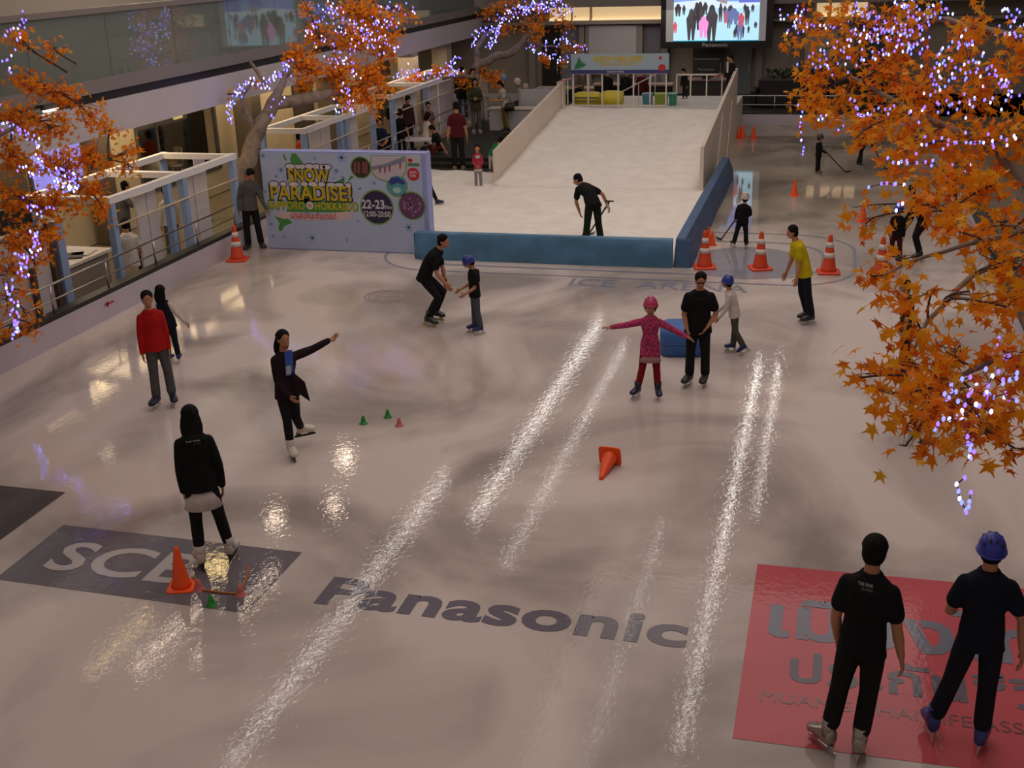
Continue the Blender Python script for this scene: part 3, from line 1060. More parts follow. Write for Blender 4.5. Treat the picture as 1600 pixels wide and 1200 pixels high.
spoly('picture', emi('pic_ice', (.50, .82, 1.0), 1.0), [rect(0, 1, 0, 1)], .002)
spoly('picture', emi('pic_sky', (.30, .45, 1.0), .9), [rect(0, 1, .62, 1), ((.5, .62), (.5, .55), (.6, .6))], .004)
spoly('picture', emi('pic_teal', (0, .28, .42), .8), [rect(0, 1, 0, .015)], .006)
spoly('picture', emi('pic_violet', (.16, .2, .75), .9), [((.4, .72), (.52, .62), (.62, .70), (.64, .85), (.5, .8)), rect(.76, 1, .6, 1)], .006)
spoly('picture', emi('pic_pale', (.75, .88, 1.0), 1.0), [((0, .62), (0, .48), (.3, .55), (.7, .5), (1, .56), (1, .66), (.75, .6), (.4, .66)), ((0, 1), (0, .86), (.3, .95), (.38, 1))], .005)
spoly('picture', emi('pic_tan', (.45, .38, .42), .8), [((.52, .62), (.62, .58), (.63, .68), (.52, .70))], .008)


def figure(cx, v0, h, wd):
    return (((cx-wd*.3, v0), (cx-wd*.1, v0), (cx, v0+h*.4), (cx+wd*.1, v0), (cx+wd*.3, v0), (cx+wd*.42, v0+h*.45), (cx+wd*.5, v0+h*.7), (cx+wd*.28, v0+h*.82),
             (cx+wd*.2, v0+h*.95), (cx, v0+h), (cx-wd*.2, v0+h*.95), (cx-wd*.28, v0+h*.82), (cx-wd*.5, v0+h*.68), (cx-wd*.42, v0+h*.4)),)


dk = emi('pic_dark', (.07, .06, .07), .8)
for cx, v0, h, wd in ((.21, .02, .50, .12), (.27, .2, .42, .08), (.45, .0, .58, .14), (.31, .18, .45, .1), (.05, .40, .2, .08), (.65, .2, .36, .05), (.72, .05, .14, .03), (.86, .25, .3, .06), (.74, .06, .2, .04), (.92, .45, .12, .04), (.12, .42, .16, .04), (.37, .42, .2, .06), (.55, .3, .3, .05), (.60, .40, .16, .04), (.67, .42, .15, .04), (.83, .44, .14, .04), (.96, .2, .1, .04), (.81, .05, .22, .05), (.88, .12, .12, .03)):
    spoly('picture_figure', dk, figure(cx, v0, h, wd), .010)
for m, l in ((emi('pic_pink', (.95, .32, .75), .95), ((.355, .06, .34, .12),)), (emi('pic_red', (.75, .10, .16), .9), ((.79, .22, .22, .08), (.02, .14, .18, .05), (.61, .28, .2, .05))), (emi('pic_slate', (.16, .22, .45), .9), ((.70, .26, .26, .14), (.62, .30, .22, .06), (.78, .02, .35, .07)))):
    for cx, v0, h, wd in l:
        spoly('picture_figure', m, figure(cx, v0, h, wd), .012)
mb = MB()
mb.text('Panasonic', (0, YS-.004, szb), X3, Z3, ((sl+sr)/2-.5, (sl+sr)/2+.46, .06, .19), weight=.02)
mb.obj('lettering', mat('screen_letters', (.35, .34, .33), .5), scr)
struct('trim_12', MB().box2((sl-3, YS, szt+4.9), (sr+3, YS+.3, szt+5.2)), GREY)

# ------------------------------------------------------------------ cones
ORANGE = mat('cone_orange', (.95, .095, .010), .45)
TALLO = mat('tall_cone_orange', (.66, .06, .014), .5)
CWHITE = mat('cone_white', (.68, .62, .58), .4)


def rounded_sq(s, r, z, n=3):
    out = []
    for cx, cy, a0 in ((s-r, s-r, 0), (-s+r, s-r, 90), (-s+r, -s+r, 180), (s-r, -s+r, 270)):
        for k in range(n+1):
            a = math.radians(a0+90*k/n)
            out.append(V((cx+r*math.cos(a), cy+r*math.sin(a), z)))
    return out


def tall_cone(px, py, label, rz=.2, z0=0, group=None):
    p = on_z(px, py, z0)
    p.y += .1
    t = thing('traffic_cone', label, 'cone', p, rz, group)
    MB().loft([rounded_sq(.21, .04, 0), rounded_sq(.21, .04, .03), rounded_sq(.19, .05, .045)]).obj('base', TALLO, t, world=False)
    R = lambda z: .145-(z-.04)/.70*.112
    MB().lathe([(R(.04)+.012, .04), (R(.08), .08), (R(.70), .70), (R(.70)-.004, .735), (.012, .74)], (0, 0, 0), 24).obj('cone_body', TALLO, t, True, world=False)
    for z in (.30, .50):
        MB().lathe([(R(z)+.004, z), (R(z+.10)+.004, z+.10)], (0, 0, 0), 24).obj('white_collar', CWHITE, t, True, world=False)
    return t


def field_cone(p, h, label, rz=.3, M=None, group=None):
    t = thing('training_cone', label, 'cone', p, rz, group)
    if M is not None:
        t.rotation_euler = M
    k = h/.46
    MB().loft([rounded_sq(.14*k, .05*k, 0), rounded_sq(.14*k, .05*k, .014*k), rounded_sq(.125*k, .05*k, .02*k)]).obj('base', ORANGE, t, world=False)
    MB().lathe([(.105*k, .018*k), (.092*k, .05*k), (.03*k, .42*k), (.024*k, .455*k), (.008*k, .46*k)], (0, 0, 0), 22).obj('cone_body', ORANGE, t, True, world=False)
    return t


tall_cone(1100, 420, 'tall striped cone at the corner of the blue ramp barrier')
tall_cone(1187, 422, 'tall striped cone second from the ramp barrier', .35)
tall_cone(1294, 428, 'tall striped cone third from the ramp barrier', .1)
tall_cone(1376, 432, 'tall striped cone half hidden by orange leaves', .3)
tall_cone(368, 408, 'tall striped cone by the left boards beside the event board', .25)
field_cone(on_z(1241, 305), .40, 'plain orange cone alone on the far ice below the hockey kid')
field_cone(on_z(1348, 346), .40, 'plain orange cone near the maple leaves on the far ice')
field_cone(on_z(1160, 216), .43, 'plain orange cone touching the ramp wall at the far end')
field_cone(on_z(1156, 217)+V((-.05, .25, 0)), .40, 'plain orange cone behind another against the ramp wall')
field_cone(on_z(1177, 217), .41, 'plain orange cone right of the pair by the ramp wall')
field_cone(on_z(1113, 383), .30, 'small orange cone behind the tall cone at the barrier corner')
field_cone(on_z(1107, 381)+V((-.02, .2, 0)), .32, 'small orange cone rearmost behind the tall cone at the barrier corner')
field_cone(on_z(284, 917), .46, 'bright orange cone standing on the letters beside the woman in black')
q = on_z(951, 732)
field_cone(q+V((0, .10, .128)), .46, 'bright orange cone lying tipped over in mid ice', M=(math.radians(105), 0, math.radians(-4)))


def mini(px, py, m, label):
    p = on_z(px, py)
    t = thing('marker_cone', label, 'cone', p)
    MB().lathe([(.055, 0), (.055, .008), (.04, .012), (.03, .06), (.016, .115), (.006, .12)], (0, 0, 0), 16).obj('cone_body', m, t, True, world=False)
    MB().lathe([(.06, 0), (.06, .006)], (0, 0, 0), 16).obj('base', m, t, True, world=False)


MG = mat('mini_green', (.01, .26, .03), .4)
MP = mat('mini_pink', (.60, .16, .14), .4)
mini(568, 662, MG, 'tiny green marker cone left of the mid ice trio')
mini(606, 652, MG, 'tiny green marker cone farthest of the mid ice trio')
mini(624, 665, MP, 'tiny pink marker cone of the mid ice trio')
mini(331, 946, MG, 'tiny green marker cone on the grey SCB panel')
mini(312, 922, MP, 'tiny pink marker cone beside the orange cone on the grey panel')
mini(376, 930, MP, 'tiny pink marker cone on the right of the grey panel')
mb = MB()
pts = [on_z(x, y, .012) for x, y in ((300, 903), (316, 922), (345, 926), (374, 928), (384, 905), (390, 884))]
mb.tube(pts, .014, 6)
tag(mb.obj('orange_cord', mat('cord_orange', (.42, .12, .03), .5), None, True), 'orange cord lying on the ice between the pink marker cones', 'cord')
p = on_z(1062, 556)
t = thing('foam_block', 'rounded blue foam block on the ice behind the man in black', 'block', p+V((0, .25, 0)), .15)
FB = mat('blue_foam', (.035, .13, .40), .5)
MB().loft([[q*k+V((0, 0, z)) for q in rounded_sq(.34, .15, 0, 5)] for z, k in ((0, .9), (.03, 1), (.34, 1), (.41, .95), (.44, .8))]).obj('block_body', FB, t, True, world=False)
MB().loft([[q*1.01+V((0, 0, z)) for q in rounded_sq(.34, .15, 0, 5)] for z in (.19, .22)]).obj('seam_band', mat('blue_seam', (.02, .08, .28), .5), t, True, world=False)

# ------------------------------------------------------------------ booths on the walkway
PINE = mat('pale_rail', (.55, .44, .30), .5)
PANEL = mat('booth_panel', (.60, .55, .56), .5, noise=(1.5, .04))


def booth(label, x0, x1, y0, y1, zt, posts, cross, panels, rail=True, loc_label=None):
    t = thing('market_booth', label, 'booth', ((x0+x1)/2, y0, 0))
    for x in (x1, x0):
        MB().box2((x-.06, y0, zt-.13), (x+.06, y1, zt)).obj('beam', WHITE_F, t)
    for y in cross:
        MB().box2((x0+.06, y-.09, zt-.12), (x1-.06, y+.09, zt-.005)).obj('cross_beam', WHITE_F, t)
    for y in posts:
        MB().box2((x1-.075, y-.075, 0), (x1+.055, y+.075, zt-.13)).obj('post', BLUE_F, t)
    for y in (posts[0], posts[-1]):
        MB().box2((x0-.06, y-.07, 0), (x0+.06, y+.07, zt-.13)).obj('post', BLUE_F, t)
    for ya, yb in panels:
        o = MB().box2((x1-.24, ya, .05), (x1-.19, yb, zt-.22)).obj('panel', PANEL, t)
        MB().box2((x1-.187, (ya+yb)/2-.008, .05), (x1-.184, (ya+yb)/2+.008, zt-.22)).obj('panel_seam', GREY, o)
    if rail:
        MB().tube([(x1+.07, y0+.1, zt-.55), (x1+.07, y1-.1, zt-.55)], .022).obj('wood_rail', PINE, t, True)
    return t


booth('white and blue booth frame nearest the camera by the left boards', -14.75, -13.0, 18.75, 23.75, 1.87, [18.85, 20.85, 21.45, 23.62], [21.4, 23.62, 18.85], [(19.95, 20.7), (21.6, 22.75)])
booth('white and blue booth frame behind the snow event board', -14.15, -13.0, 27.35, 32.3, 1.87, [27.45, 29.75, 30.15, 32.15], [27.45, 29.8, 32.2], [(28.2, 29.5), (30.3, 31.4)])
booth('white and blue booth frame at the far end of the walkway', -14.3, -13.0, 33.6, 41.2, 1.95, [33.8, 36.9, 41.0], [33.8, 37, 41], [(34.3, 35.3), (35.5, 36.5), (37.4, 38.6), (38.8, 40.2)])
# white display wall with brown edges at far left
t = thing('display_wall', 'large white display wall with brown and blue edge posts at the far left', 'panel', (-13.2, 16.5, 0))
MB().box2((-13.3, 12.0, 0), (-13.2, 17.1, 1.75)).obj('panel', PANEL, t)
MB().box2((-13.26, 17.12, 0), (-13.12, 17.22, 1.75)).obj('edge_board', WOODB, t)
MB().box2((-13.2, 17.24, 0), (-13.06, 17.44, 1.75)).obj('post', BLUE_F, t)
MB().box2((-13.18, 16.5, 0), (-13.1, 16.58, 1.1)).obj('edge_board', WOODB, t)
# table of the first booth
t = thing('booth_table', 'white topped table with wooden front in the nearest booth', 'table', (-13.9, 18.2, 0))
MB().box2((-14.45, 17.5, .70), (-13.45, 19.35, .76)).obj('tabletop', mat('table_white', (.66, .60, .50), .4), t)
MB().box2((-13.56, 17.6, .05), (-13.5, 19.25, .70)).obj('front_panel', mat('table_front', (.24, .20, .16), .6), t)
for y in (17.6, 19.25):
    MB().box2((-14.4, y-.03, 0), (-14.34, y+.03, .70)).obj('leg', GREY, t)
t = thing('black_screen', 'black display board standing behind the booth table', 'board', (-14.7, 18.3, 0))
MB().box2((-14.78, 17.6, .75), (-14.72, 18.9, 1.75)).obj('panel', BLACK, t)
for y in (17.7, 18.8):
    MB().box2((-14.8, y-.03, 0), (-14.74, y+.03, .75)).obj('leg', DGREY, t)
bt = thing('bottle', 'orange drink bottle standing on the booth table', 'bottle', (-13.85, 18.35, .76))
MB().lathe([(.04, 0), (.042, .13), (.016, .19), (.016, .22)], (0, 0, 0), 14).obj('bottle_body', mat('orange_drink', (.42, .12, .03), .25), bt, True, world=False)
MB().lathe([(.019, .22), (.019, .245)], (0, 0, 0), 12).obj('cap', mat('cap_white', (.5, .5, .5), .4), bt, True, world=False)
for (x, y, rz), m, lab in (((-13.75, 18.85, .2), mat('paper', (.62, .58, .54), .6), 'white leaflet sheets on the booth table'), ((-13.8, 18.6, .5), DGREY, 'dark folded cloth on the booth table edge'), ((-13.7, 17.85, .1), DGREY, 'dark tray at the near end of the booth table')):
    tag(MB().box((x, y, .775), (.35, .45, .03), Matrix.Rotation(rz, 3, 'Z')).obj('tabletop_item', m), lab, 'item')
t = thing('wall_monitor', 'wall monitor glowing violet blue behind the orange leaves', 'screen', (-15.9, 21, 1.3))
MB().box2((-15.98, 20.5, 1.30), (-15.9, 22.3, 2.35)).obj('bezel', DGREY, t)
MB().box2((-15.9, 20.55, 1.35), (-15.89, 22.25, 2.30)).obj('display_panel', mat('violet_screen', (.1, .1, .3), .3, emit=(.28, .26, .85), estr=.8, noise=(2.5, .4)), t)
t = thing('banner_stand', 'narrow white and green banner stand behind the nearest booth', 'sign', (-14.6, 25.0, 0))
MB().box2((-14.62, 24.7, .25), (-14.6, 25.2, .95)).obj('green_print', mat('leafy_green', (.14, .40, .05), .5), t)
MB().box2((-14.62, 24.7, .95), (-14.6, 25.2, 1.55)).obj('white_print', PWHITE, t)
MB().box2((-14.75, 24.75, 0), (-14.5, 25.15, .04)).obj('foot', GREY, t)
mb = MB()
mb.text('SALE', (-14.598, 24.75, 1.2), Y3, Z3, (0, .4, 0, .14), weight=.02)
# steps and counters at the far left of the ramp
mb = MB()
for k in range(3):
    mb.box2((-12.2, 31.5+k*.45, 0), (-8.75, 41.5, .12+k*.1))
struct('floor_steps', mb, DECK)
t = thing('white_counter', 'plain white counter beside the top of the ramp wall', 'counter', (-10, 37.6, .3))
MB().box2((-11.1, 37.7, .3), (-9.35, 38.2, 1.0)).obj('front_panel', mat('counter_white', (.44, .42, .43), .5), t)
MB().box2((-11.15, 37.65, 1.0), (-9.3, 38.25, 1.04)).obj('worktop', mat('counter_top', (.62, .52, .42), .4), t)
t = thing('white_partition', 'tall pale partition behind the white counter', 'panel', (-9.5, 39, .3))
MB().box2((-10.3, 38.6, .3), (-9.05, 38.7, 1.55)).obj('panel', mat('partition', (.42, .41, .43), .5), t)
for x in (-10.28, -9.07):
    MB().box2((x-.03, 38.57, .3), (x+.03, 38.73, 1.58)).obj('post', GREY, t)
t = thing('long_table', 'long pale table by the far lobby pillars', 'table', (-9.5, 43.5, .3))
MB().box2((-10.9, 43.1, 1.0), (-8.0, 43.9, 1.06)).obj('tabletop', mat('tan_top', (.40, .32, .22), .5), t)
for x in (-10.8, -8.1):
    for y in (43.2, 43.8):
        MB().box2((x-.03, y-.03, .3), (x+.03, y+.03, 1.0)).obj('leg', DGREY, t)
for px, py, dp, r, c, lab in ((808, 128, 41, .13, (.62, .52, .42), 'white balloon above the counter by the ramp'), (821, 136, 41, .115, (.5, .36, .24), 'beige balloon beside the white one by the ramp'),
                              (785, 122, 41, .15, (.18, .30, .52), 'blue balloon near the hanging maple leaves'), (849, 143, 41, .14, (.16, .28, .48), 'blue balloon close to the top of the ramp wall')):
    p = at(px, py, dp)
    t = thing('balloon', lab, 'balloon', p)
    MB().ell((0, 0, 0), (r, r, r*1.2), nu=16, nv=10).obj('balloon_skin', mat(lab, c, .3), t, True, world=False)
    MB().tube([(0, 0, -r*1.18), (0, .02, -p.z+1.0)], .006, 5).obj('string', GREY, t, world=False)
# dark sofas and greenery behind the end boards
def sofa(x0, x1, y, label):
    t = thing('sofa', label, 'sofa', ((x0+x1)/2, y, .3))
    LE = mat('dark_leather', (.012, .010, .010), .4)
    for nm, a, b in (('seat', (x0, y-.45, .3), (x1, y+.3, .75)), ('backrest', (x0, y+.3, .3), (x1, y+.5, 1.25)), ('armrest', (x0-.2, y-.45, .3), (x0, y+.5, .95)), ('armrest', (x1, y-.45, .3), (x1+.2, y+.5, .95))):
        o = MB().box2(a, b).obj(nm, LE, t)
        m = o.modifiers.new('bevel', 'BEVEL')
        m.width = .06
        m.segments = 3


sofa(-2.8, -1.0, 44.2, 'black sofa behind the far end boards beside the ramp')
sofa(-.3, 1.5, 44.6, 'black sofa behind the far end boards below the maple leaves')
t = thing('planter', 'long low dark planter of green leaves behind the far sofas', 'planter', (-.5, 45.6, .3))
MB().box2((-2.6, 45.4, .3), (1.8, 45.8, 1.1)).obj('planter_box', DGREY, t)
mb = MB()
rs = random.Random(5)
for k in range(420):
    p = V((rs.uniform(-2.6, 1.8), rs.uniform(45.35, 45.85), rs.uniform(1.08, 1.4)))
    d = V((rs.uniform(-1, 1), rs.uniform(-1, 1), rs.uniform(.2, 1))).normalized()*.16
    s = d.orthogonal().normalized()*.05
    mb.add([p, p+d*.5+s, p+d, p+d*.5-s], [(0, 1, 2, 3)])
tag(mb.obj('foliage', mat('planter_leaf', (.02, .04, .012), .5), t, recalc=False), kind='stuff')
t = thing('reception_desk', 'dark desk with monitor box below the video screen', 'desk', (-4.6, 44, .3))
MB().box2((-5.4, 43.8, .3), (-3.9, 44.4, 1.25)).obj('desk_body', mat('desk_dark', (.03, .028, .027), .5), t)
MB().box2((-5.45, 43.7, 1.25), (-3.85, 44.5, 1.3)).obj('desktop', mat('desk_top', (.25, .15, .12), .4), t)
MB().box2((-5.1, 43.9, 1.5), (-4.2, 44.1, 2.0)).obj('monitor', BLACK, t)
MB().box2((-4.8, 43.95, 1.3), (-4.5, 44.05, 1.5)).obj('monitor_stand', BLACK, t)
mb = MB()
mb.text('Panasonic', (-4.95, 43.895, 1.6), X3, Z3, (0, .6, 0, .09), weight=.01)
mb.obj('lettering', mat('dim_letters', (.25, .25, .25), .5), t)
t = thing('long_table', 'long dark table with a pinkish top behind the ramp platform', 'table', (-7, 43, .3))
MB().box2((-8.6, 42.6, 1.2), (-5.7, 43.2, 1.26)).obj('tabletop', mat('pink_top', (.36, .24, .20), .5), t)
MB().box2((-8.55, 42.7, .3), (-5.75, 43.1, 1.2)).obj('apron', BLACK, t)

# ------------------------------------------------------------------ people
SKIN = mat('skin', (.46, .21, .115), .6, spec=.3)
EYE = mat('eye_dark', (.015, .01, .01), .3)
LIP = mat('lip', (.26, .07, .05), .5)
HAIRM = mat('black_hair', (.006, .005, .005), .75, spec=.15)
PENDING = []


def shell(name, mb, mats, parent, voxel, smooth=5, extra=None):
    """closed pieces grown together into one continuous surface; extra pieces (fingers, eyes) join the same mesh"""
    o = mb.obj(name, mats, parent, True, world=False)
    r = o.modifiers.new('grow', 'REMESH')
    r.mode = 'VOXEL'
    r.voxel_size = voxel
    r.use_smooth_shade = True
    s = o.modifiers.new('soften', 'SMOOTH')
    s.factor = .5
    s.iterations = smooth
    PENDING.append((o, extra))
    return o


def finish_people():
    bpy.context.view_layer.update()
    dg = bpy.context.evaluated_depsgraph_get()
    res = [(o, ex, bpy.data.meshes.new_from_object(o.evaluated_get(dg))) for o, ex in PENDING]
    for o, ex, me in res:
        o.modifiers.clear()
        old = o.data
        for q in me.polygons:
            q.material_index = 0
        if ex is not None and ex.v:
            bm = bmesh.new()
            bm.from_mesh(me)
            vs = [bm.verts.new(p) for p in ex.v]
            for f, mi in zip(ex.f, ex.m):
                try:
                    nf = bm.faces.new([vs[i] for i in f])
                    nf.material_index = mi
                except ValueError:
                    pass
            bm.normal_update()
            bm.to_mesh(me)
            bm.free()
        me.materials.clear()
        for m in old.materials:
            me.materials.append(m)
        me.polygons.foreach_set('use_smooth', [True]*len(me.polygons))
        o.data = me
        me.name = o.name
        bpy.data.meshes.remove(old)
    PENDING.clear()


def nv(t):
    return V(t).normalized()


def hand(mb, wr, d, palm_n, thumb_side, s, curl=.5):
    """palm, four bent fingers of different length and a thumb from the side of the palm; s = hand length"""
    d = d.normalized()
    n = (palm_n-d*palm_n.dot(d)).normalized()
    sd = d.cross(n).normalized()*thumb_side
    pw = s*.20
    rings = []
    for f, wd, th in ((-.05, .7, .55), (.12, .85, .6), (.32, 1.0, .55), (.5, .98, .42)):
        c = wr+d*s*f
        rings.append([c+sd*math.cos(a)*pw*wd+n*math.sin(a)*pw*th*.75 for a in [2*PI*k/10 for k in range(10)]])
    mb.loft(rings)
    for k, (L, o) in enumerate(((.42, .72), (.50, .25), (.46, -.25), (.36, -.70))):
        b = wr+d*s*.46+sd*pw*o
        d1 = (d+n*curl*.45+sd*o*.12).normalized()
        d2 = (d+n*curl*1.5+sd*o*.08).normalized()
        p1 = b+d1*s*L*.5
        p2 = p1+d2*s*L*.5
        r = s*.052
        mb.tube([b, p1, p2], [r, r*.95, r*.75], 7, True)
    b = wr+d*s*.12+sd*pw*.75
    p1 = b+(d*.75+sd*.75+n*.15).normalized()*s*.24
    p2 = p1+(d*.95+sd*.25+n*.3).normalized()*s*.20
    mb.tube([b, p1, p2], [s*.07, s*.06, s*.045], 7, True)


def ellring(c, rx, ry, ax, ay, n=18, sq=1.0):
    out = []
    for k in range(n):
        a = 2*PI*k/n
        ca, sa = math.cos(a), math.sin(a)
        ca = math.copysign(abs(ca)**sq, ca)
        sa = math.copysign(abs(sa)**sq, sa)
        out.append(c+ax*rx*ca+ay*ry*sa)
    return out


def person(label, foot, H, face, top, bottom, foot_kind='skate', z0=0.0, T=(0, 0, 1), child=0.0, fem=False, tw=0,
           R=None, L=None, RL=None, LL=None, hyaw=None, hpitch=10, htilt=(0, 0, 0), hair='short', helmet=None, sleeve='short', hem=.06, boot=(.02, .02, .02),
           blade=True, stocky=1.0, loose=1.0, vox=.013, under=None, prints=None, anchor='mid', group=None, dz=0.0, skirt=None, collar=False, pos=None,
           glasses=False, hairlen=.2, sleeve_m=None, curl=.5, boot2=None, hoodie=False, seat=None, mask=None, wrist=None, under_len=.06, hemh=None, vest=None):
    p = V(pos) if pos is not None else on_z(foot[0], foot[1], z0)
    rz = math.atan2(-p.x, p.y)
    t = thing('person', label, 'person', (p.x, p.y, z0 if pos is None else p.z), rz, group)
    U = V((0, 0, 1))
    fa = math.radians(face)
    Fd = V((math.sin(fa), -math.cos(fa), 0))
    Rt = Fd.cross(U)
    T = nv(T)
    skate_h = .075 if foot_kind == 'skate' else .015
    B = H-skate_h
    c = child
    hemh = hemh if hemh is not None else (.13 if foot_kind == 'skate' else .06)
    hh = .132*(1+.38*c)
    th_l, sh_l, ft = .245*(1-.13*c), .235*(1-.13*c), .045
    tl = 1-(ft+sh_l+th_l)-hh-.05
    k = B
    P = V((0, 0, 0))
    T0 = (U*.45+T*.55).normalized()
    if seat:
        T0 = T
    Rp = (Rt-T0*Rt.dot(T0)).normalized()
    ta = math.radians(tw)
    Rs = (Matrix.Rotation(ta, 3, 'Z') @ Rt)
    Rs = (Rs-T*Rs.dot(T)).normalized()
    Fp, Fs = T0.cross(Rp), T.cross(Rs)
    wst = P+T0*tl*k*.42
    N = wst+T*tl*k*.58
    S = N-T*.022*k
    sw = (.080 if fem else .091)*k*(.97 if c > .4 else 1)*stocky**.5
    sh = {'R': S+Rs*sw-T*.022*k, 'L': S-Rs*sw-T*.022*k}
    ua, fo, hl = .172*k, .142*k, .105*k
    fat = stocky

    def chain(spec, side, dflt):
        spec = spec or dflt
        return [nv(q) for q in spec]
    sgn = {'R': 1, 'L': -1}
    arms, legs = {}, {}
    for sd, spec in (('R', R), ('L', L)):
        o = Rs*sgn[sd]
        ch = chain(spec, sd, ((o*.16-U), (o*.05+Fs*.15-U)))
        e = sh[sd]+ch[0]*ua
        wr = e+ch[1]*fo
        arms[sd] = (sh[sd], e, wr, ch[2] if len(ch) > 2 else ch[1])
    for sd, spec in (('R', RL), ('L', LL)):
        o = Rp*sgn[sd]
        ch = chain(spec, sd, ((o*.05-U), (o*.02-U)))
        hp = P-T0*.02*k+Rp*sgn[sd]*(.048 if not fem else .046)*k
        kn = hp+ch[0]*th_l*k
        an = kn+ch[1]*sh_l*k
        fd = ch[2] if len(ch) > 2 else Fd
        legs[sd] = [hp, kn, an, fd]
    low = min(legs['R'][2].z, legs['L'][2].z)
    ax = {'mid': (legs['R'][2]+legs['L'][2])/2, 'R': legs['R'][2], 'L': legs['L'][2]}[anchor]
    if seat:
        ax = P
        off = V((0, 0, seat))
    else:
        off = V((-ax.x, -ax.y, -low+ft*k+skate_h+dz))
    P, wst, N, S = P+off, wst+off, N+off, S+off
    for sd in 'RL':
        arms[sd] = tuple(q+off for q in arms[sd][:3])+(arms[sd][3],)
        legs[sd] = [q+off for q in legs[sd][:3]]+[legs[sd][3]]
    # head frame
    hf = math.radians(face if hyaw is None else hyaw)
    hp_ = math.radians(hpitch)
    hfw = V((math.sin(hf)*math.cos(hp_), -math.cos(hf)*math.cos(hp_), -math.sin(hp_)))
    hup = (U+T*.8+V(htilt))
    hup = (hup-hfw*hup.dot(hfw)).normalized()
    hrt = hfw.cross(hup)
    HM = Matrix((hrt, hfw, hup)).transposed()
    nup = (T+hup*.8).normalized()
    Hc = N+nup*(.05*k+.32*hh*k)+hup*hh*k*.18+hfw*.012*k
    hs = hh*k/.132/1.0

    # ---- torso rings
    hipw, hipd = (.088 if fem else .085)*fat, .062*fat
    wsw, wsd = (.062 if fem else .072)*fat, (.050 if fem else .056)*fat
    chw, chd = (.079 if fem else .088)*fat, .061*fat

    def torso(mb, g, lo, hi, flare=0):
        rings = []
        if lo <= -.05:
            rings.append(ellring(P-T0*.058*k, (.075+g+flare)*k*1.08, (.055+g+flare)*k*1.08, Rp, Fp) if not g else ellring(P-T0*max(.058, hem)*k, (.094*fat+g)*k, (.066*fat+g)*k, Rp, Fp))
        rings.append(ellring(P-T0*.02*k, (hipw+g+flare*.7)*k, (hipd+g+flare*.7)*k, Rp, Fp))
        rings.append(ellring(P+T0*.035*k, ((hipw*.97)+g)*k, (hipd*.95+g)*k, Rp, Fp))
        if hi > .3:
            Rm, Fm = (Rp+Rs).normalized(), (Fp+Fs).normalized()
            rings.append(ellring(wst, (wsw+g)*k, (wsd+g)*k, Rm, Fm))
            ln = tl*k*.58
            rings.append(ellring(wst+T*ln*.45, (chw+g)*k, (chd+g)*k, Rs, Fs))
            rings.append(ellring(wst+T*ln*.75, (chw*1.03+g)*k, (chd*.95+g)*k, Rs, Fs))
            rings.append(ellring(S-T*.012*k, (sw/k*1.02+g)*k, (.050+g)*k, Rs, Fs))
            rings.append(ellring(S+T*.008*k, (sw/k*.84+g)*k, (.048+g)*k, Rs, Fs))
            rings.append(ellring(N+T*.004*k, (.052+g)*k, (.044+g)*k, Rs, Fs))
            if hi > .9:
                rings.append(ellring(N+T*.02*k, (.036+g*.6)*k, (.036+g*.6)*k, Rs, Fs))
        mb.loft(rings)

    # ---- body
    body = MB()
    torso(body, 0, -.06, 1)
    nb = Hc-hup*.30*hh*k-hfw*.02*k
    body.tube([N-T*.02*k, (N+nb)/2, nb, nb+hup*.03*k], [.037*k, .032*k*(1+.1*c), .032*k, .032*k], 12, True)
    for sd in 'RL':
        a, e, wr, hd = arms[sd]
        body.tube([a, a.lerp(e, .45), e, e.lerp(wr, .3), wr], [.031*k*fat**.5, .029*k*fat**.5, .0235*k, .0245*k, .0165*k], 10, True)
        hp, kn, an, fd = legs[sd]
        body.tube([hp, hp.lerp(kn, .5), kn, kn.lerp(an, .3), an], [.046*k*fat**.5, .044*k*fat**.5, .031*k, .032*k, .023*k], 12, True)
    w2, d2, h2 = .0445*hs, .054*hs, .064*hs
    body.ell(Hc+hup*.012*hs-hfw*.004*hs, (w2, d2, h2*.86), HM, 16, 11)
    body.ell(Hc-hup*.028*hs+hfw*.014*hs, (w2*.78, d2*.68, h2*.60), HM, 14, 9)
    body.ell(Hc-hup*.012*hs+hfw*.060*hs, (.0085*hs, .012*hs, .012*hs), HM, 8, 6)
    for s_ in (-1, 1):
        body.ell(Hc+hrt*s_*w2*1.0-hup*.008*hs-hfw*.004*hs, (.006*hs, .012*hs, .017*hs), HM, 8, 6)
    ex = MB()
    for sd in 'RL':
        a, e, wr, hd = arms[sd]
        fwd = (wr-e).normalized()
        palm = (-Rs*sgn[sd]-fwd*(-Rs*sgn[sd]).dot(fwd))
        if palm.length < .2:
            palm = V((0, 0, -1))
        hand(ex, wr, hd, palm.normalized(), 1 if (hd.cross(palm)).dot(Fs+U*.2) > 0 else -1, hl, curl)
    ex.mi = 1
    for s_ in (-1, 1):
        ex.ell(Hc+hrt*s_*.018*hs+hup*.004*hs+hfw*.0485*hs, (.0075*hs, .004*hs, .0035*hs), HM, 8, 5)
        ex.ell(Hc+hrt*s_*.019*hs+hup*.016*hs+hfw*.048*hs, (.011*hs, .004*hs, .002*hs), HM, 8, 5)
    ex.mi = 2
    ex.ell(Hc-hup*.038*hs+hfw*.0525*hs, (.0125*hs, .004*hs, .0035*hs), HM, 8, 5)
    shell('body', body, [SKIN, EYE, LIP], t, vox, 4, ex)

    # ---- shirt
    g = .011*loose
    mb = MB()
    torso(mb, g, -.06 if hem > .03 else 0, 1)
    fr = {'short': .62, 'long': 1, 'none': .12, 'three': 1}[sleeve]
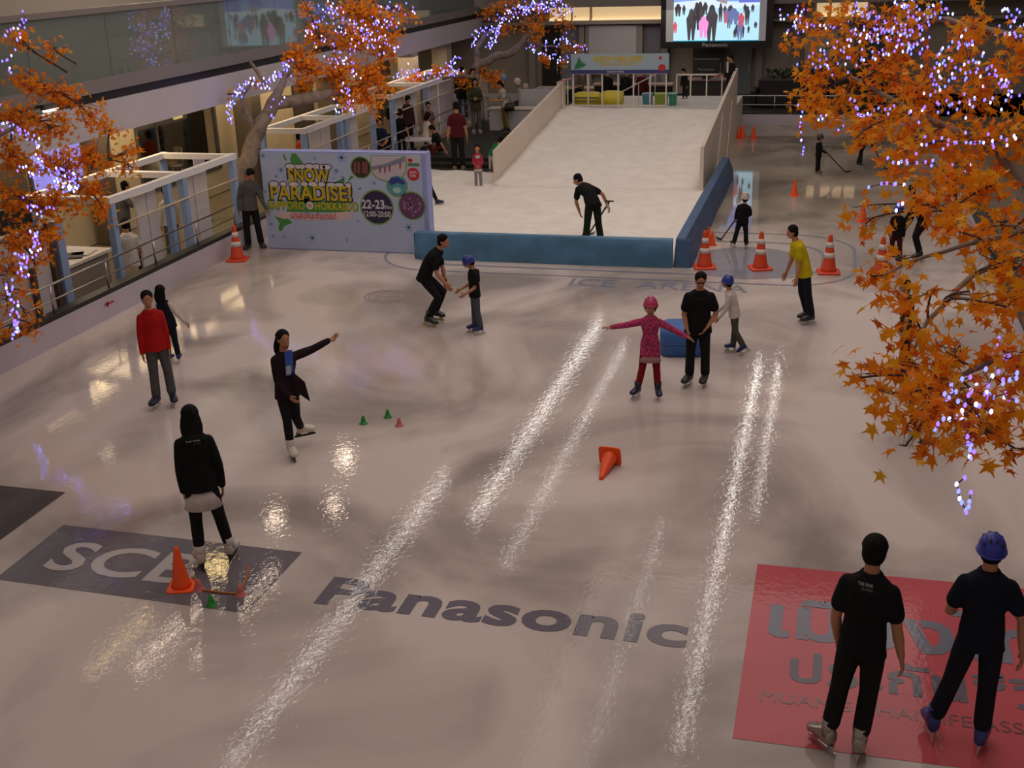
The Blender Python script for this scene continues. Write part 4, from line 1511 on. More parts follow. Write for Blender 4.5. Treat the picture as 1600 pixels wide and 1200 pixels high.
    for sd in 'RL':
        a, e, wr, hd = arms[sd]
        if sleeve == 'long':
            mb.tube([a, a.lerp(e, .5), e, e.lerp(wr, .5), wr], [.038*k*fat**.4, .036*k*loose**.3, .032*k, .030*k, .025*k], 12, True)
        else:
            mb.tube([a, a.lerp(e, .3), a.lerp(e, fr*.75), a.lerp(e, fr)], [.036*k*fat**.4, .039*k*fat**.4, .040*k*fat**.4, .041*k*fat**.4], 14, True)
    so = shell('shirt', mb, top, t, vox)
    if collar:
        cb = MB()
        cb.loft([ellring(N-T*.004*k+Fs*.006*k, .047*k, .047*k, Rs, Fs), ellring(N+T*.018*k+Fs*.004*k, .050*k, .050*k, Rs, Fs), ellring(N+T*.030*k, .042*k, .042*k, Rs, Fs)])
        cb.obj('collar', top, so, True, world=False)
    if hoodie:
        hb = MB()
        hb.ell(N-Fs*.045*k-T*.005*k, (.07*k, .04*k, .045*k), Matrix((Rs, Fs, T)).transposed(), 14, 8)
        hb.obj('hood', top, so, True, world=False)
    if prints:
        for kind, m_, u0, u1, v0, v1, back, txt in prints:
            pb = MB()
            fs_ = -1 if back else 1
            base = wst+T*tl*k*.58*.62
            # print follows the chest as a strip of small facets
            nn = 8
            if txt:
                o_ = base+Fs*fs_*(chd+g+.014)*k
                pb.text(txt, o_, Rs*fs_*-1 if not back else Rs, T, (u0*k, u1*k, v0*k, v1*k), weight=.01)
            else:
                vs = []
                for j in range(2):
                    for i in range(nn+1):
                        u = u0+(u1-u0)*i/nn
                        v = (v0, v1)[j]
                        dd = (chd+g+.006)*math.sqrt(max(.05, 1-(u/(chw+g+.012))**2))
                        vs.append(base+Rs*u*k+T*v*k+Fs*fs_*dd*k)
                pb.add(vs, [(i, i+1, nn+2+i, nn+1+i) for i in range(nn)])
            pb.obj('shirt_print', m_, so, world=False)
    if under:
        ub = MB()
        ub.loft([ellring(P-T0*(hem+under_len)*k, (.101*fat+g)*k, (.072*fat+g)*k, Rp, Fp, 20), ellring(P-T0*hem*.6*k, (.082*fat)*k, (.056*fat)*k, Rp, Fp, 20)])
        ub.obj('undershirt_hem', under, t, True, world=False)
    if vest:
        mb = MB()
        torso(mb, g+.010, -.06, 1)
        shell('vest', mb, vest, t, vox)
    # ---- trousers
    mb = MB()
    g2 = .007*loose
    mb.loft([ellring(P-T0*.062*k, (.078+g2)*k, (.056+g2)*k, Rp, Fp), ellring(P-T0*.02*k, (hipw+g2)*k, (hipd+g2)*k, Rp, Fp), ellring(P+T0*.045*k, (hipw*.95+g2)*k, (hipd*.92+g2)*k, Rp, Fp), ellring(P+T0*.055*k, (hipw*.8)*k, (hipd*.8)*k, Rp, Fp)])
    lf = loose if bottom[1] else .6
    for sd in 'RL':
        hp, kn, an, fd = legs[sd]
        mb.tube([hp, hp.lerp(kn, .35), kn, kn.lerp(an, .35), an.lerp(kn, (hemh if bottom[1] else .2))], [(.051*fat**.5)*k, (.046*fat**.5+.004*lf)*k, (.034+.006*lf)*k, (.034+.006*lf)*k, (.027+.011*lf)*k], 14, True)
    shell('trousers', mb, bottom[0], t, vox)
    # ---- feet
    for i, sd in enumerate('RL'):
        hp, kn, an, fd = legs[sd]
        fd = V(fd)
        fd = (fd if foot_kind == 'skate' or True else fd)
        up = (kn-an).normalized()
        up = (U*1.6+up).normalized() if abs(fd.z) < .25 else up
        fd = (fd-up*fd.dot(up)).normalized()
        sdv = fd.cross(up)
        bm_ = boot if (i == 0 or boot2 is None) else boot2
        BM = bm_ if not isinstance(bm_, tuple) else mat('boot %.2f %.2f %.2f' % bm_, bm_, .35)
        sb_ = MB()
        sole = -ft*k
        prof = ((-.036, .018, .02, .06), (-.030, .026, .0, .075), (-.008, .030, 0, .080), (.03, .031, 0, .070), (.065, .036, 0, .050), (.095, .034, 0, .040), (.115, .020, .004, .030))
        rings = []
        for x, wd, zl, zh in prof:
            zc, hz = (zl+zh)/2, (zh-zl)/2
            rings.append(ellring(an+fd*x*k+up*(sole+zc*k), wd*k, hz*k, sdv, up, 14, .7))
        sb_.loft(rings)
        if foot_kind == 'skate':
            sb_.tube([an-up*.01*k, an+up*.03*k, an+up*.075*k], [.032*k, .032*k, .034*k] if bottom[1] else [.033*k, .035*k, .040*k], 14)
        so = sb_.obj('skate' if foot_kind == 'skate' else 'shoe', BM, t, True, world=False)
        if foot_kind == 'skate':
            bl = MB()
            s0 = an+up*sole
            for x in (-.025, .075):
                bl.loft([ellring(s0+fd*x*k+up*.004, .018*k, .014*k, fd, sdv, 10), ellring(s0+fd*x*k-up*.045, .022*k, .005*k, fd, sdv, 10)])
            bl.loft([[s0+fd*x*k+sdv*y*.004+up*z for x, y, z in ((-.06, -1, -.04), (.11, -1, -.04), (.118, -1, -.052), (.10, -1, -.072), (-.06, -1, -.072))],
                     [s0+fd*x*k+sdv*y*.004+up*z for x, y, z in ((-.06, 1, -.04), (.11, 1, -.04), (.118, 1, -.052), (.10, 1, -.072), (-.06, 1, -.072))]])
            bl.obj('blade', mat('blade_steel', (.6, .58, .55), .3, metal=.8) if blade is True else blade, so, world=False)
        else:
            q = MB()
            q.loft([[an+fd*x*k+sdv*y*k+up*(sole-z) for x, y in ((-.044, -.024), (.06, -.036), (.11, -.026), (.118, 0), (.11, .026), (.06, .036), (-.044, .024))] for z in (.012, -.006)])
            q.obj('sole', mat('shoe_sole', (.3, .28, .26), .6), so, world=False)
    # ---- hair
    if hair:
        mb = MB()
        if hair in ('short', 'long', 'pony', 'bob', 'messy'):
            if helmet:
                mb.ell(Hc+hup*.004*hs-hfw*.014*hs, (w2*1.08, d2*.94, h2*.80), HM, 18, 12)
            else:
                mb.ell(Hc+hup*.023*hs-hfw*.014*hs, (w2*1.2, d2*1.06, h2*.86), HM, 18, 12)
            mb.ell(Hc-hup*.006*hs-hfw*.024*hs, (w2*1.12, d2*.80, h2*.92), HM, 16, 10)
            rh = random.Random(len(label))
            for _ in range(0 if helmet else 18):
                a_, b_ = rh.uniform(0, 2*PI), rh.uniform(.1, 1.2)
                if math.sin(a_) > .5 and b_ < .75:
                    continue
                mb.ell(Hc+hup*(.016*hs+h2*.70*math.sin(b_))-hfw*.020*hs+hrt*w2*1.06*math.cos(a_)*math.cos(b_)+hfw*d2*.90*math.sin(a_)*math.cos(b_), (.012*hs, .016*hs, .012*hs), HM, 8, 6)
        if hair in ('long', 'bob'):
            n = 6
            rings = []
            Lh = hairlen*k
            for i in range(n+1):
                f = i/n
                cc = Hc+hup*.02*hs-hfw*(.026*hs) + (hup*(-f*.5)-T*f*.5)*Lh - Fs*(.035*k*min(1, f*1.6))
                ww = (w2*1.16)*(1+.38*math.sin(PI*min(1, f*1.05)))*(1-.30*f*f)
                rings.append(ellring(cc, ww, (.034-.012*f)*k, hrt, hfw, 14))
            mb.loft(rings)
        if hair == 'pony':
            b0 = Hc-hfw*d2*.95+hup*.03*hs
            mb.tube([b0, b0-hfw*.03*k-hup*.02*k, b0-hfw*.035*k-U*.09*k, b0-hfw*.025*k-U*.16*k], [.014*k, .022*k, .02*k, .006*k], 10, True)
        shell('hair', mb, HAIRM if not isinstance(hair, bpy.types.Material) else hair, t, min(vox, .012), 3)
    if helmet:
        hm = mat('helmet %.2f %.2f %.2f' % helmet, helmet, .3)
        mb = MB()
        HM0, hup0, hfw0 = HM, hup, hfw
        HM = HM @ Matrix.Rotation(math.radians(15), 3, 'X')
        hfw, hup = HM @ V((0, 1, 0)), HM @ V((0, 0, 1))
        mb.ell(Hc+hup*.006*hs-hfw*.006*hs, (w2*1.34, d2*1.26, h2*1.20), HM, 22, 10, z0=-.12)
        ho = mb.obj('helmet', hm, t, True, world=False)
        rim = MB()
        cr_ = Hc+hup*(-.002*hs)-hfw*.006*hs
        rim.tube([cr_+hrt*math.cos(a)*w2*1.34+hfw*math.sin(a)*d2*1.26 for a in [2*PI*j/20 for j in range(21)]], .006*hs, 6)
        rim.obj('rim', hm, ho, True, world=False)
        vt = MB()
        for a in (-.75, -.25, .25, .75):
            for f_ in (.55, -.55):
                n_ = V((math.sin(a), f_, math.cos(a)*.9)).normalized()
                cc = Hc+hup*.006*hs-hfw*.006*hs+HM @ V((n_.x*w2*1.33, n_.y*d2*1.25, n_.z*h2*1.19))
                vt.ell(cc, (.006*hs, .014*hs, .004*hs), HM @ V((0, 0, 1)).rotation_difference(n_).to_matrix(), 8, 5)
        vt.obj('vent', BLACK, ho, True, world=False)
        HM, hup, hfw = HM0, hup0, hfw0
        st = MB()
        ch_ = Hc-hup*.066*hs+hfw*.03*hs
        for s_ in (-1, 1):
            st.tube([Hc+hrt*s_*w2*1.18-hup*.004*hs, Hc+hrt*s_*w2*.95-hup*.04*hs+hfw*.02*hs, ch_], .0035*hs, 5)
        st.obj('chin_strap', BLACK, ho, True, world=False)
    if glasses:
        gb = MB()
        for s_ in (-1, 1):
            gb.ell(Hc+hrt*s_*.018*hs+hup*.004*hs+hfw*.055*hs, (.015*hs, .003*hs, .010*hs), HM, 12, 6)
            gb.tube([Hc+hrt*s_*.030*hs+hup*.006*hs+hfw*.052*hs, Hc+hrt*s_*.047*hs+hup*.006*hs], .002*hs, 5)
        gb.tube([Hc+hrt*-.006*hs+hup*.006*hs+hfw*.058*hs, Hc+hrt*.006*hs+hup*.006*hs+hfw*.058*hs], .002*hs, 5)
        gb.obj('glasses', BLACK, t, True, world=False)
    if skirt:
        mb = MB()
        mb.loft([ellring(P-T0*.16*k, (hipw+.035)*k, (hipd+.035)*k, Rp, Fp, 22), ellring(P-T0*.02*k, (hipw+.018)*k, (hipd+.018)*k, Rp, Fp, 22), ellring(wst, (wsw+.014)*k, (wsd+.014)*k, Rp, Fp, 22)])
        mb.obj('skirt', skirt, t, True, world=False)
    if wrist:
        a, e, wr, hd = arms[wrist]
        wb = MB()
        wb.lathe([(.021*k, -.012*k), (.023*k, 0), (.021*k, .012*k)], e.lerp(wr, .9), 12, (wr-e).normalized().to_track_quat('Z', 'Y').to_matrix())
        wb.obj('wristwatch', BLACK, t, True, world=False)
    M = W[t.name]
    t_info = {'t': t, 'M': M, 'arms': arms, 'P': P, 'N': N, 'k': k, 'Hc': Hc, 'S': S, 'Rs': Rs, 'Fs': Fs, 'T': T}
    return t_info


def cloth(name, c, rough=.85):
    return mat(name, c, rough, spec=.12, noise=(9, .12), bump=.15)


CB = cloth('black_cloth', (.010, .010, .011))
CB2 = cloth('soft_black_cloth', (.014, .013, .014))
NAVYC = cloth('navy_cloth', (.010, .012, .022))
JEAN_D = cloth('dark_jeans', (.012, .014, .022))
JEAN_G = cloth('grey_jeans', (.085, .085, .085))
GREYC = cloth('grey_cloth', (.10, .10, .10))
WHITEC = cloth('white_cloth', (.60, .54, .50))
REDC = cloth('red_knit', (.42, .012, .012))
REDT = cloth('red_tights', (.22, .012, .014))
PINKC = mat('pink_knit', (.40, .035, .12), .9, noise=(38, .75))
YELC = cloth('yellow_tee', (.55, .43, .01))
MAROON = cloth('maroon_cloth', (.085, .012, .016))
GREENC = cloth('dark_green_cloth', (.02, .045, .015))
OLIVE = cloth('olive_cloth', (.05, .05, .03))
KHAKI = cloth('khaki_cloth', (.20, .13, .05))
PRW = mat('tee_print_white', (.45, .45, .45), .6)
BB = (.012, .022, .11)
WB = (.62, .56, .50)
KB = (.012, .012, .014)

# the two people at the lower right
person('tall man in black polo and trousers seen from behind, walking on the red square', (1316, 1178), 1.86, 168, CB, (CB2, 1), T=(.04, .06, 1), hpitch=14, hyaw=172, hemh=.24,
       R=((.20, .02, -1), (.20, .04, -1)), L=((-.22, -.02, -1), (.10, .30, -1)), LL=((-.13, .03, -1), (-.14, -.10, -1), (-.6, .6, 0)), RL=((-.02, .10, -1), (-.09, -.18, -1), (.05, 1, .0)),
       collar=True, boot=mat('silver_boot', (.40, .36, .31), .2, metal=.7), loose=1.15, vox=.011,
       prints=[('t', PRW, -.032, .030, .062, .078, True, 'THE RINK'), ('t', mat('tee_print_dim', (.16, .16, .17), .6), -.016, .03, .042, .056, True, 'ICE ARENA')])
person('man in navy polo and blue helmet seen from behind, skating at the right edge', (1492, 1162), 1.80, 186, NAVYC, (JEAN_D, 1), T=(.0, .05, 1), hpitch=8, hemh=.20,
       R=((.42, .05, -1), (.10, -.1, -1)), L=((-.30, .08, -1), (.05, .9, -.45)), LL=((-.20, .05, -1), (-.26, -.04, -1), (-.3, 1, 0)), RL=((.02, .0, -1), (.0, -.08, -1), (.1, 1, 0)),
       collar=True, helmet=(.03, .04, .36), boot=(.03, .045, .20), loose=1.2, vox=.011)
person('woman in black jacket with white hem and long black hair standing on the grey panel', (339, 882), 1.77, 178, CB, (CB2, 0), fem=True, hpitch=12, sleeve='long', hem=.05, under=WHITEC, under_len=.125,
       R=((.24, .04, -1), (.06, .12, -1)), L=((-.12, .04, -1), (.02, .10, -1)), RL=((.17, .05, -1), (.16, .08, -1), (.4, 1, 0)), LL=((-.03, 0, -1), (-.02, -.06, -1), (-.2, 1, 0)),
       hair='long', hairlen=.20, boot=WB, blade=BLACK, hoodie=True, vox=.011, T=(-.02, 0, 1), loose=1.15,
       prints=[('t', PRW, -.042, .042, .058, .068, True, 'THE RINK'), ('t', mat('tee_print_teal', (.02, .10, .11), .6), .0, .045, .040, .048, True, 'ICE ARENA')])
# left group
person('girl in red sweater and grey jeans facing the camera near the left boards', (259, 634), 1.68, 8, REDC, (JEAN_G, 1), fem=True, hyaw=4, hpitch=4, sleeve='long',
       R=((-.14, 0, -1), (-.04, -.08, -1)), L=((.16, 0, -1), (.05, -.1, -1)), RL=((-.02, 0, -1), (-.03, 0, -1), (-.6, -1, 0)), LL=((.10, 0, -1), (.04, 0, -1), (.1, -1, 0)),
       hair='pony', boot=(.01, .014, .045), vox=.011, loose=1.25, T=(-.05, 0, 1))
person('child with long black hair and white sleeves half hidden behind the girl in red', (273, 568), 1.26, 150, WHITEC, (NAVYC, 1), child=.7, fem=True, vest=NAVYC, sleeve='long', hpitch=6, T=(-.15, 0, 1),
       R=((.62, 0, -1), (.75, -.1, -1)), L=((-.5, 0, -1), (-.3, 0, -1)), hair='long', hairlen=.2, boot=BB, skirt=None, RL=((.05, 0, -1), (.08, 0, -1), (.2, 1, 0)))
skw = person('woman in dark open hoodie gliding on one white skate with an arm stretched out', (456, 716), 1.66, 26, cloth('dark_hoodie', (.020, .011, .014)), (CB2, 0), fem=True, hyaw=22, hpitch=0, sleeve='long', anchor='R', T=(.03, .06, 1), hem=.07,
       L=((.85, .40, .12), (.85, .30, .28)), R=((.02, -.10, -1), (.50, -.45, -.75), (.7, -.3, -.7)), RL=((.08, .05, -1), (.02, -.03, -1), (.25, -1, 0)), LL=((.03, .12, -1), (.14, .75, -.75), (.8, .1, -.12)),
       hair='long', hairlen=.19, boot=WB, blade=BLACK, vox=.011, loose=1.2, prints=[('p', mat('tee_blue', (.03, .09, .40), .7), -.035, .035, -.10, .10, False, None), ('p', PRW, -.012, .03, -.09, -.02, False, None)])
sh_c = skw['M']
k_ = skw['k']
a_ = skw['N']*.55+skw['P']*.45
fl = MB()
p0, p1, p2 = a_+V((.08, -.13, 0)), skw['P']+V((.10, -.12, 0)), skw['P']+V((.27, -.12, -.16))
fl.flat([p0, p1, p2, (p0+p2)/2+V((.05, 0, .05))], (0, .03, 0))
fl.obj('jacket_flap', MATS['dark_hoodie'], skw['t'], world=False)
# instructor and boy
person('instructor in black crouching with both arms reaching toward the boy', (675, 506), 1.74, 78, CB, (CB2, 1), T=(.62, -.08, .80), hyaw=62, hpitch=14, tw=0,
       R=((.10, -.22, -1), (.62, -.15, -.80)), L=((.30, .05, -1), (.12, -.02, -1)), RL=((.55, -.12, -.80), (-.48, .0, -.90), (.9, -.5, 0)), LL=((.72, .0, -.70), (-.42, .06, -.90), (1, -.2, 0)),
       collar=True, boot=(.022, .024, .016), blade=mat('pale_blade', (.55, .42, .20), .4), loose=1.25, wrist='L', vox=.011)
person('boy in black tee with red print and blue helmet looking down at his skates', (747, 521), 1.33, -78, CB, (cloth('faded_jeans', (.075, .085, .105)), 1), child=.55, hpitch=38, T=(-.04, 0, 1),
       L=((-.05, -.1, -1), (-.85, -.12, -.50)), R=((-.2, .1, -1), (-.8, .1, -.5)), LL=((.06, 0, -1), (.16, -.05, -1), (-1, -.1, 0)), RL=((-.02, 0, -1), (.0, .08, -1), (-1, -.15, 0)),
       helmet=(.025, .035, .28), boot=BB, loose=1.3, vox=.011, hair='short', prints=[('p', mat('tee_red', (.30, .03, .02), .7), -.05, .05, -.10, .06, True, None)])
# trio at the centre
person('girl in pink sweater and pink helmet with arms held out to the sides', (1012, 622), 1.45, -3, PINKC, (REDT, 0), child=.5, fem=True, hpitch=4, sleeve='long', hem=.10, under=cloth('pink_hem', (.45, .26, .27)),
       R=((-.96, -.10, -.20), (-.98, -.05, -.14), (-1, 0, -.02)), L=((.90, -.25, -.42), (.85, -.30, -.38), (.9, -.2, -.45)), RL=((-.14, 0, -1), (-.20, 0, -1), (-.65, -1, 0)), LL=((.10, 0, -1), (.07, 0, -1), (.15, -1, 0)),
       helmet=(.52, .04, .14), hair='long', hairlen=.10, boot=(.010, .013, .035), vox=.011, curl=.2, loose=1.2)
person('sturdy man in black tee and dark glasses standing behind the girl in pink', (1089, 602), 1.68, 6, CB, (CB2, 1), hpitch=16, T=(.02, -.10, 1), stocky=1.18, sleeve='short', hem=.09,
       R=((-.20, .05, -1), (.22, -.45, -.8)), L=((.30, .05, -1), (-.55, -.45, -.75)), RL=((-.06, 0, -1), (-.02, 0, -1), (-.55, -1, 0)), LL=((.08, 0, -1), (.02, 0, -1), (-.25, -1, 0)),
       glasses=True, hair='short', boot=(.02, .02, .016), loose=1.35, vox=.011)
person('boy in white shirt and blue helmet skating left behind the man in black', (1153, 553), 1.24, -98, WHITEC, (cloth('grey_green_trousers', (.075, .075, .06)), 1), child=.5, T=(-.32, 0, 1), hpitch=4,
       L=((-.20, -.1, -1), (-.55, -.1, -.75)), R=((-.3, .1, -1), (-.6, .1, -.6)), LL=((.12, -.05, -1), (.50, -.02, -.86), (-.85, -.1, -.35)), RL=((.02, .05, -1), (-.06, .05, -1), (-1, 0, 0)),
       helmet=(.025, .05, .32), boot=BB, loose=1.35, vox=.011, sleeve='long')
person('skater in bright yellow tee leaning left past the tall cones', (1264, 504), 1.66, -70, YELC, (JEAN_D, 1), T=(-.42, -.04, 1), hpitch=12,
       L=((.02, -.12, -1), (-.12, -.2, -1)), R=((-.15, .1, -1), (-.3, .1, -.9)), LL=((.16, -.03, -1), (.20, 0, -1), (-1, -.4, 0)), RL=((.05, .03, -1), (.30, .04, -.95), (-1, -.3, 0)),
       boot=KB, loose=1.5, vox=.012, hem=.08)
# hockey children on the far ice
hk1 = person('hockey child in black kit and white helmet with a stick near the tall cones', (1156, 388), 1.14, 168, CB, (CB2, 1), child=.9, sleeve='long', loose=2.0, hpitch=8, T=(.1, 0, 1), helmet=(.62, .52, .46), hair='short',
             RL=((.12, 0, -1), (.06, 0, -1), (.3, 1, 0)), LL=((-.25, .0, -1), (-.22, 0, -1), (-.8, 1, 0)), R=((.2, .4, -.8), (-.2, .6, -.3)), L=((-.3, .3, -.9), (-.1, .5, -.8)), boot=(.06, .04, .02), stocky=1.15, vox=.014)
hk2 = person('hockey child in black kit holding a long stick out to the right', (1277, 274), 1.08, 70, CB, (CB2, 1), child=.9, sleeve='long', loose=1.9, hpitch=12, helmet=(.03, .03, .03), hair='short',
             R=((.55, -.1, -.8), (.85, -.05, -.45)), L=((.3, .1, -1), (.85, 0, -.4)), boot=(.10, .07, .03), vox=.014)
hk3 = person('hockey child bending beyond the maple leaves at the far right of the ice', (1342, 262), 1.15, 60, CB, (CB2, 1), child=.9, sleeve='long', loose=1.9, T=(.45, 0, .8), helmet=(.03, .03, .03), hair='short', LL=((-.2, 0, -1), (-.2, 0, -1)), RL=((.1, 0, -1), (.0, 0, -1)),
             R=((.55, -.1, -.8), (.7, -.05, -.65)), L=((.3, .1, -1), (.7, 0, -.6)), boot=(.05, .03, .02), vox=.014)
person('child in dark jacket, maroon trousers and blue helmet seen from behind', (1397, 412), 1.16, 172, CB, (cloth('maroon_trousers', (.07, .012, .014)), 1), child=.8, sleeve='long', loose=1.7, helmet=(.03, .05, .30), hair='short', hpitch=5,
       LL=((-.10, 0, -1), (-.10, 0, -1), (-.6, 1, 0)), RL=((.1, 0, -1), (.08, 0, -1), (.4, 1, 0)), boot=BB, boot2=(.02, .02, .06), vox=.013)
person('adult in black bending over beside the child in maroon trousers', (1436, 408), 1.55, -70, CB, (CB2, 1), T=(-.55, 0, .8), sleeve='long', loose=1.5, LL=((-.4, 0, -1), (.3, 0, -1)), RL=((-.3, 0, -1), (.35, 0, -1)),
       L=((-.2, -.1, -1), (-.4, -.1, -.9)), R=((-.2, .1, -1), (-.5, .1, -.9)), boot=KB, vox=.013)
person('person in dark green top half hidden by the orange maple leaves', (1412, 588), 1.42, -80, GREENC, (CB2, 1), T=(-.12, 0, 1), sleeve='short', loose=1.3, boot=KB, LL=((.04, 0, -1), (.1, 0, -1)), vox=.013)
# ramp
shv = person('man in black shirt bending over with a shovel on the snow', (927, 384), 1.70, -150, CB, (cloth('work_trousers', (.014, .018, .013)), 1), foot_kind='shoe', z0=.12, T=(-.42, .74, .32), hyaw=-98, hpitch=30, htilt=(-.9, 0, 0), sleeve='three' if False else 'short', loose=1.5,
             R=((.80, .05, -.50), (.40, -.1, -.90)), L=((-.15, .2, -1), (.30, .2, -1)), LL=((-.12, .05, -1), (-.10, 0, -1), (-.8, .6, 0)), RL=((.10, .05, -1), (.14, .0, -1), (-.3, 1, 0)), boot=KB, vox=.012, hem=.07)
person('man in grey shirt and black trousers leaning over the left end of the event board', (399, 388), 1.76, 12, GREYC, (CB2, 1), foot_kind='shoe', hpitch=42, hyaw=20, T=(.10, -.12, 1), sleeve='long',
       R=((-.28, .15, -1), (-.10, -.2, -1)), L=((.25, -.2, -1), (.35, -.35, -.8)), RL=((-.06, 0, -1), (-.03, 0, -1), (-.5, -1, 0)), LL=((.10, 0, -1), (.10, .0, -1), (.3, -1, 0)), boot=KB, loose=1.3, vox=.012)
person('child in black stepping out behind the right end of the event board', (683, 319), 1.45, 100, CB, (CB2, 0), foot_kind='shoe', z0=.12, T=(-.12, 0, 1), child=.3, sleeve='long', LL=((.30, 0, -1), (.42, 0, -1), (1, 0, 0)), RL=((-.3, 0, -1), (-.45, 0, -1), (1, 0, 0)), anchor='L', boot=(.012, .016, .05), vox=.013, hem=.12)
person('small child in pink red top and patterned trousers standing on the snow', (748, 291), 1.08, 2, cloth('pink_red_top', (.36, .04, .06)), (mat('speckled_trousers', (.22, .20, .20), .8, noise=(30, .6)), 1), foot_kind='shoe', z0=.12, child=1, fem=True,
       R=((-.25, -.1, -1), (.45, -.6, -.4)), L=((.25, -.1, -1), (-.45, -.6, -.4)), hair='bob', hairlen=.12, sleeve='long', under=WHITEC, boot=(.2, .17, .16), vox=.013, prints=[('p', PRW, -.05, .05, -.03, .04, False, None)])
person('small child in green bending beside the ramp wall', (769, 270), 1.05, 150, cloth('green_top', (.012, .16, .05)), (cloth('pale_shorts', (.42, .38, .34)), 1), foot_kind='shoe', z0=.12, child=1, T=(.55, .2, .55), hpitch=40, sleeve='short', boot=(.03, .03, .05), vox=.013)
# spectators on the walkway and steps
person('man in maroon shirt and black trousers seen from behind at the edge of the snow', (717, 264), 1.84, 176, MAROON, (CB2, 1), foot_kind='shoe', z0=.12, hpitch=20, R=((.24, 0, -1), (.12, .05, -1)), L=((-.24, 0, -1), (-.12, .05, -1)), loose=1.5, boot=(.3, .22, .17), vox=.014)
person('man in navy shirt sitting behind the event board', None, 1.70, 18, cloth('navy_shirt', (.012, .018, .045)), (CB2, 1), pos=(-13.0, 32.6, 0), seat=.62, foot_kind='shoe', RL=((-.25, -1, -.05), (0, -.1, -1)), LL=((.3, -1, -.05), (0, -.1, -1)),
       R=((-.1, -.2, -1), (.5, -.7, -.2)), L=((.2, -.2, -1), (-.3, -.8, -.2)), boot=KB, vox=.014, hpitch=6, T=(.02, -.1, 1))
person('boy in black standing beside the seated man in navy', (629, 246), 1.45, 150, CB, (CB2, 1), z0=0, foot_kind='shoe', child=.4, sleeve='short', boot=KB, vox=.014, hair='bob', hairlen=.08, R=((.25, 0, -1), (.3, -.3, -1)))
person('child in white shirt sitting on the bench behind the snow', None, 1.45, 130, WHITEC, (GREENC, 1), pos=(*on_z(667, 238, .1).xy, .1), seat=.50, foot_kind='shoe', child=.5, RL=((.5, .8, -.1), (.1, .1, -1)), LL=((.8, .5, -.1), (.1, .1, -1)), hair='bob', hairlen=.12, boot=KB, vox=.014, T=(.15, 0, 1))
person('person in dark clothes crouching in front of the child in white', None, 1.55, -60, cloth('dark_green_shirt', (.014, .022, .014)), (cloth('rust_trousers', (.09, .02, .014)), 1), pos=(*on_z(690, 250, .1).xy, .1), seat=.38, foot_kind='shoe', RL=((-.6, .5, .1), (.1, -.1, -1)), LL=((-.6, -.5, .1), (.1, -.1, -1)), boot=KB, vox=.014, T=(-.35, -.1, .9), hpitch=35, R=((-.1, .2, -1), (.4, 0, -1)), L=((.4, -.3, -1), (.5, -.3, -.9)))
person('woman with hair tied up sitting behind the child in white', None, 1.60, 10, cloth('rose_top', (.18, .10, .09)), (CB2, 1), pos=(*on_z(672, 226, .1).xy, .2), seat=.50, foot_kind='shoe', fem=True, RL=((-.2, -1, -.1), (0, -.1, -1)), LL=((.2, -1, -.1), (0, -.1, -1)), boot=KB, vox=.014, hair='pony')
person('person in black coat with arms folded at the far railing', (724, 184), 1.75, 170, CB, (cloth('blue_jeans', (.06, .08, .11)), 0), z0=.32, foot_kind='shoe', sleeve='long', hem=.16, loose=1.8, boot=KB, vox=.014, stocky=1.2)
person('woman in olive jacket holding something at the top of the steps', (745, 208), 1.72, 5, OLIVE, (GREYC, 0), z0=.32, foot_kind='shoe', fem=True, sleeve='long', hem=.12, hair='long', hairlen=.15, R=((-.25, -.1, -1), (.5, -.7, .1)), L=((.25, -.1, -1), (-.5, -.7, .1)), boot=(.2, .2, .2), vox=.014, loose=1.4)
bag = person('woman in pale blouse and khaki trousers leaning on the white counter', (792, 206), 1.62, -60, cloth('pale_blouse', (.42, .38, .34)), (KHAKI, 0), z0=.32, foot_kind='shoe', fem=True, T=(-.18, .05, 1), hair='bob', hairlen=.10, hpitch=25, sleeve='short', L=((-.2, -.2, -1), (-.8, -.1, .0)), R=((-.3, .2, -1), (-.8, .1, .0)), boot=KB, vox=.014, RL=((0, .1, -1), (.1, 0, -1)), LL=((.03, 0, -1), (.12, 0, -1)))
person('woman in white top half hidden by hanging maple leaves', (757, 188), 1.72, 120, WHITEC, (cloth('white_trousers', (.45, .41, .37)), 1), z0=.32, foot_kind='shoe', fem=True, hair='bob', hairlen=.1, sleeve='long', boot=(.3, .3, .3), vox=.014)
person('person in white cap behind the woman in olive', (741, 192), 1.80, 20, cloth('mustard_top', (.14, .10, .03)), (GREYC, 1), z0=.32, foot_kind='shoe', fem=True, hair='long', hairlen=.12, helmet=None, sleeve='long', boot=KB, vox=.014)
person('dark haired man sitting at the long table beyond the balloons', None, 1.65, -70, cloth('tan_shirt', (.16, .10, .06)), (CB2, 1), pos=(-9.1, 43.0, .3), seat=.75, foot_kind='shoe', RL=((-.9, .3, -.1), (0, 0, -1)), LL=((-.9, -.3, -.1), (0, 0, -1)), boot=KB, vox=.014, L=((-.2, -.2, -1), (-.9, -.1, -.1)))
pm = person('man in black jacket standing at the top right of the ramp', (1140, 170), 1.65, -55, CB, (CB2, 1), z0=1.03, foot_kind='shoe', sleeve='long', hpitch=22, loose=1.4, R=((-.2, .1, -1), (-.9, -.1, -.1)), L=((-.2, -.2, -1), (-.9, -.1, -.05)), boot=KB, vox=.014, prints=[('p', WHITEC, -.03, .03, -.10, .10, False, None)])
person('child in black crouching on the platform behind the white railing', (1070, 155), 1.0, -30, CB, (CB2, 1), z0=1.03, foot_kind='shoe', child=1, sleeve='long', boot=(.4, .38, .36), vox=.014, T=(-.15, -.1, 1), hpitch=25)
